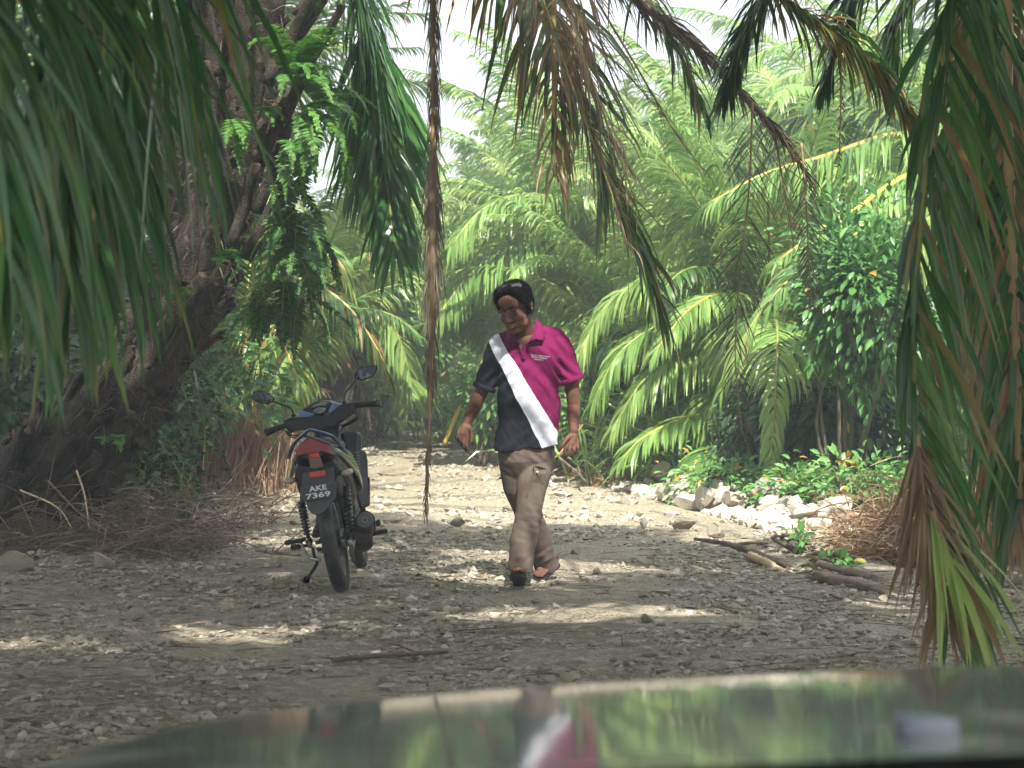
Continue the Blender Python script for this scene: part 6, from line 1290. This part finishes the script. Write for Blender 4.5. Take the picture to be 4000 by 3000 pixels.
# sandals
def sandal(h, t, s, u, nm):
    h, t = h - u * .004, t - u * .004; d = t - h; g = G(); out_ = []
    for f, w_ in ((-.10, .018), (-.06, .030), (.1, .036), (.35, .033), (.6, .041), (.85, .046), (1.0, .036), (1.06, .018)): out_.append((f, w_))
    pts = [h + d * f + s * w_ for f, w_ in out_] + [h + d * f - s * w_ for f, w_ in out_[::-1]]; pts = np.array(pts)
    prism(g, pts - u * .022, pts - u * .002, 0, .03); so_ = g.build('sandal', M['sole'], man)
    g = G(); 
    for sg in (1, -1): tube(g, curve([h + d * .42 + s * sg * .038, h + d * .55 + s * sg * .030 + u * .038, h + d * .72 + u * .034, ], 10), .010, 8, flat=.5)
    g.build('strap', M['strap'], so_)
sandal(fh, ft, np.array([1., 0, 0]), fu, 'l'); sandal(bh, bt, bs, bu, 'r')
# embroidered lines on the chest
from mathutils.bvhtree import BVHTree
def surf(o):
    me = o.data; return BVHTree.FromPolygons([v.co[:] for v in me.vertices], [p.vertices[:] for p in me.polygons])
bv_shirt, bv_hair = surf(shirt), surf(hair)
def onto(bv, x, z, lift):
    h = bv.ray_cast(Vector((x, -2, z)), Vector((0, 1, 0)))[0]; return (h.y if h is not None else -.15) - lift
for k, (s_, wd, (u, v)) in enumerate((('TENAGIYA IKRAM TAHUNAN', .106, (2110, 1390)), ('UK SUNGAI MUSAWAI', .086, (2107, 1397)), ('KALI KE-12', .052, (2107, 1405)))):
    o = put_text(s_, 'embroidered_text', Q(u, v, -.155), wd, .0085, rad(-6.5), shirt, M['thread'], .0015, .0006)
    mw = Matrix.LocRotScale(o.location, o.rotation_quaternion, None); vs = [mw @ v_.co for v_ in o.data.vertices]; y0 = o.location.y
    for v_, c_ in zip(o.data.vertices, vs): v_.co = (c_.x, onto(bv_shirt, c_.x, c_.z, .0012) + (c_.y - y0), c_.z)
    o.location = (0, 0, 0); o.rotation_quaternion = (1, 0, 0, 0)
# combed strands over the hair so that it has an edge of its own
hv = np.array([v_.co[:] for v_ in hair.data.vertices]); hn_ = np.array([v_.normal[:] for v_ in hair.data.vertices]); r9 = np.random.default_rng(9)
ii = r9.integers(0, len(hv), 3600); loc = (hv[ii] - HC) @ HRn / HS; sdx = np.where(loc[:, 0] + .004 > 0, 1.0, -1.0)
comb = np.stack([sdx * .9, np.where(loc[:, 1] < 0, -.25, .3), np.full(len(ii), -.55)], 1) @ HRn.T; nn_ = hn_[ii]; tg_ = comb - (comb * nn_).sum(1, keepdims=True) * nn_
ok_ = np.linalg.norm(tg_, axis=1) > .25; ii = ii[ok_]; nn_ = nn_[ok_]; tg_ = nrm(tg_[ok_] + r9.normal(0, .16, (ok_.sum(), 3)))
g = G(); strips(g, hv[ii] - nn_ * .001, tg_ + nn_ * r9.uniform(.05, .30, (len(ii), 1)), nn_ + r9.normal(0, .3, nn_.shape), r9.uniform(.012, .030, len(ii)), .0024, .35, 3, r=r9); g.build('hair_strands', M['hair'], hair)
# ---- sunglasses resting on the hair: a thing of its own
sgp = H((0, -.03, .14)) + pr
sg = empty('sunglasses', sgp, 'dark wrap sunglasses pushed up on the hair of the man', 'sunglasses')
def HL(p): return H(p) + pr - sgp
M['lens'] = mat('dark_lens', (0.015, 0.015, 0.02), 0.06, coat=1.0, spec=.8)
def SP(u, v, lift):                      # a point lying on the hair
    q = Q(u, v, -.2); q[1] = onto(bv_hair, q[0], q[2], lift); return q + pr - sgp
def glass(pix, lift, th=.004):
    c_ = curve([SP(u, v, lift) for u, v in pix] + [SP(*pix[0], lift)], 24)[:-1]; cc = c_.mean(0); ax = np.polyfit(c_[:, 0], c_[:, 1], 1); f = c_.copy(); f[:, 1] = np.polyval(ax, f[:, 0]) - .004
    g = G(); prism(g, f, f + np.array([0, th, 0]), 0, .08); g.build('lens', M['lens'], sg); g = G(); tube(g, np.vstack([f, f[:1]]) - [0, .001, 0], .0018, 6, caps=False); g.build('rim', M['gloss'], sg)
glass([(1996, 1111), (2014, 1107), (2038, 1110), (2036, 1124), (2030, 1132), (2010, 1130), (1999, 1122)], .006)
glass([(1954, 1128), (1962, 1114), (1980, 1108), (1990, 1110), (1989, 1119), (1975, 1126), (1960, 1134)], .006)
g = G(); tube(g, [SP(1988, 1112, .010), SP(1993, 1109, .011), SP(1998, 1112, .010)], .0028, 8); g.build('bridge', M['gloss'], sg)
for s, pix in ((1, [(2037, 1113), (2052, 1118), (2064, 1132), (2070, 1150)]), (-1, [(1956, 1124), (1950, 1134), (1946, 1146)])):
    g = G(); tube(g, curve([SP(u, v, .004) for u, v in pix], 12), .0026, 6); g.build('temple_arm', M['gloss'], sg)

# ================================================================== CAR (front end of the one the picture is taken from)
M['carpaint'] = mat('dark_car_paint', (0.095, 0.105, 0.098), 0.45, coat=0.85, spec=.4)
n = M['carpaint'].node_tree.nodes; l = M['carpaint'].node_tree.links
tc = n.new('ShaderNodeTexCoord'); no = n.new('ShaderNodeTexNoise'); no.inputs['Scale'].default_value = 3.0; no.inputs['Detail'].default_value = 2; l.new(tc.outputs['Object'], no.inputs['Vector'])
bp = n.new('ShaderNodeBump'); bp.inputs['Strength'].default_value = .05; bp.inputs['Distance'].default_value = .02; l.new(no.outputs[0], bp.inputs['Height']); l.new(bp.outputs[0], n['Principled BSDF'].inputs['Normal']); l.new(bp.outputs[0], n['Principled BSDF'].inputs['Coat Normal']); n['Principled BSDF'].inputs['Coat Roughness'].default_value = 0.07
M['carplastic'] = mat('cowl_plastic', (0.012, 0.014, 0.018), 0.5)
M['nozzle'] = mat('washer_nozzle_grey', (0.13, 0.155, 0.18), 0.7)
M['lampglass'] = mat('headlamp_glass', (0.5, 0.52, 0.54), 0.08, coat=1, metal=.3)
XC, YC, AX, BY, EX = .75, 1.50, 1.17, 1.12, 3.0
car = empty('car', (XC, YC, 0), 'dark glossy car bonnet mirroring the man and the palms, across the bottom of the picture', 'car')
off = np.array([XC, YC, 0])
def hz(x, y):
    t = y - 1.4; return .958 + .020 * x - .078 * t - .0150 * t * t - .020 * (x - XC) ** 2 - .010 * max(0, t - .8) ** 2
def hood_pt(r, ph):
    ca, sa = math.cos(ph), math.sin(ph); return XC + AX * math.copysign(abs(ca) ** (2 / EX), ca) * r, YC + BY * abs(sa) ** (2 / EX) * r
K = 120; rings = []
for r_ in np.linspace(0.0, 1, 60):
    rings.append([(x, y, hz(x, y)) for x, y in (hood_pt(max(r_, .001), ph) for ph in np.linspace(0, math.pi, K))])
for o_, dn in ((.012, .003), (.028, .012), (.042, .03), (.052, .06), (.058, .1), (.066, .2), (.085, .32), (.095, .42), (.09, .52), (.07, .62), (.03, .66)):
    q = []
    for ph in np.linspace(0, math.pi, K):
        x, y = hood_pt(1, ph); nx, ny = nrm(np.array([(x - XC) / AX ** 2, (y - YC) / BY ** 2])); q.append((x + nx * o_, y + ny * o_, hz(x, y) - dn))
    rings.append(q)
n_ = len(rings); V = np.array(rings).reshape(-1, 3)
i, j = np.meshgrid(np.arange(n_ - 1), np.arange(K - 1), indexing='ij'); i = i.ravel(); j = j.ravel()
g = G(); g.add(V, np.stack([i * K + j, (i + 1) * K + j, (i + 1) * K + j + 1, i * K + j + 1], 1)); g.build('bonnet', M['carpaint'], car, off=off)
g = G(); box(g, (XC, YC - .17, .865), (2.2, .30, .06), (-.05, 0, 0), bev=.02); box(g, (XC, YC - .016, .895), (2.1, .03, .05), bev=.01); cw = g.build('cowl', M['carplastic'], car, off=off)
g = G()
for k in range(30): box(g, (XC - .9 + k * .06, YC - .16, .898), (.035, .16, .006), (-.05, 0, 0))
g.build('vent_grille', M['tyre'], cw, off=off * 0 + off)
for x0, x1 in ((-.05, .6), (.7, 1.4)):
    g = G(); tube(g, [(x0, YC - .10, .925), (x1, YC - .055, .925)], (.008, .012), 8, flat=.6); tube(g, [(x0 - .02, YC - .085, .918), (x1 - .08, YC - .035, .918)], .006, 6, flat=1.2); g.build('wiper', M['carplastic'], car, off=off)
g = G(); c = P(3620, 2868, 1.66); c[2] = hz(c[0], c[1]) + .006; box(g, c, (.046, .05, .018), (-.08, 0, 0), bev=.004); g.build('washer_nozzle', M['nozzle'], car, off=off)
for s in (-1, 1):
    g = G(); c = (XC + s * .78, YC + .95, .66); ell(g, c, (.17, .10, .08), (0, 0, -s * .5), src=ICO3); g.build('headlamp', M['lampglass'], car, off=off)
    g = G(); cx = XC + s * .95; cy = YC + .30; lathe(g, [(.30, -.10), (.32, -.08), (.325, 0), (.32, .08), (.30, .10), (.2, .09), (.2, -.09)], 'x', 48, (cx, cy, .325), closed=True); w_ = g.build('wheel', M['tyre'], car, off=off)
    g = G(); lathe(g, [(.01, -.06), (.19, -.05), (.205, -.085), (.205, .085), (.19, .05), (.01, .06)], 'x', 40, (cx, cy, .325)); g.build('rim', M['alloy'], w_, off=off)
g = G(); box(g, (XC, YC + BY + .04, .50), (1.1, .05, .16), bev=.02); g.build('grille', M['carplastic'], car, off=off)
g = G(); box(g, (XC, YC + .25, .30), (1.5, 1.4, .12), bev=.04); box(g, (XC, YC - .3, .55), (1.6, .1, .6), bev=.02); g.build('underbody', M['carplastic'], car, off=off)

# ================================================================== HAZE
g = G(); box(g, (0, 100, 5.6), (324, 324, 14.2)); hz_m = bpy.data.materials.new('haze'); hz_m.use_nodes = True; n = hz_m.node_tree.nodes; n.remove(n['Principled BSDF'])
pv = n.new('ShaderNodeVolumePrincipled'); pv.inputs['Density'].default_value = 0.0068; pv.inputs['Color'].default_value = (0.93, 0.97, 1.0, 1); pv.inputs['Anisotropy'].default_value = 0.3
hz_m.node_tree.links.new(pv.outputs[0], n['Material Output'].inputs['Volume'])
g.build('haze', hz_m, kind='stuff', label='pale humid air between the palms')
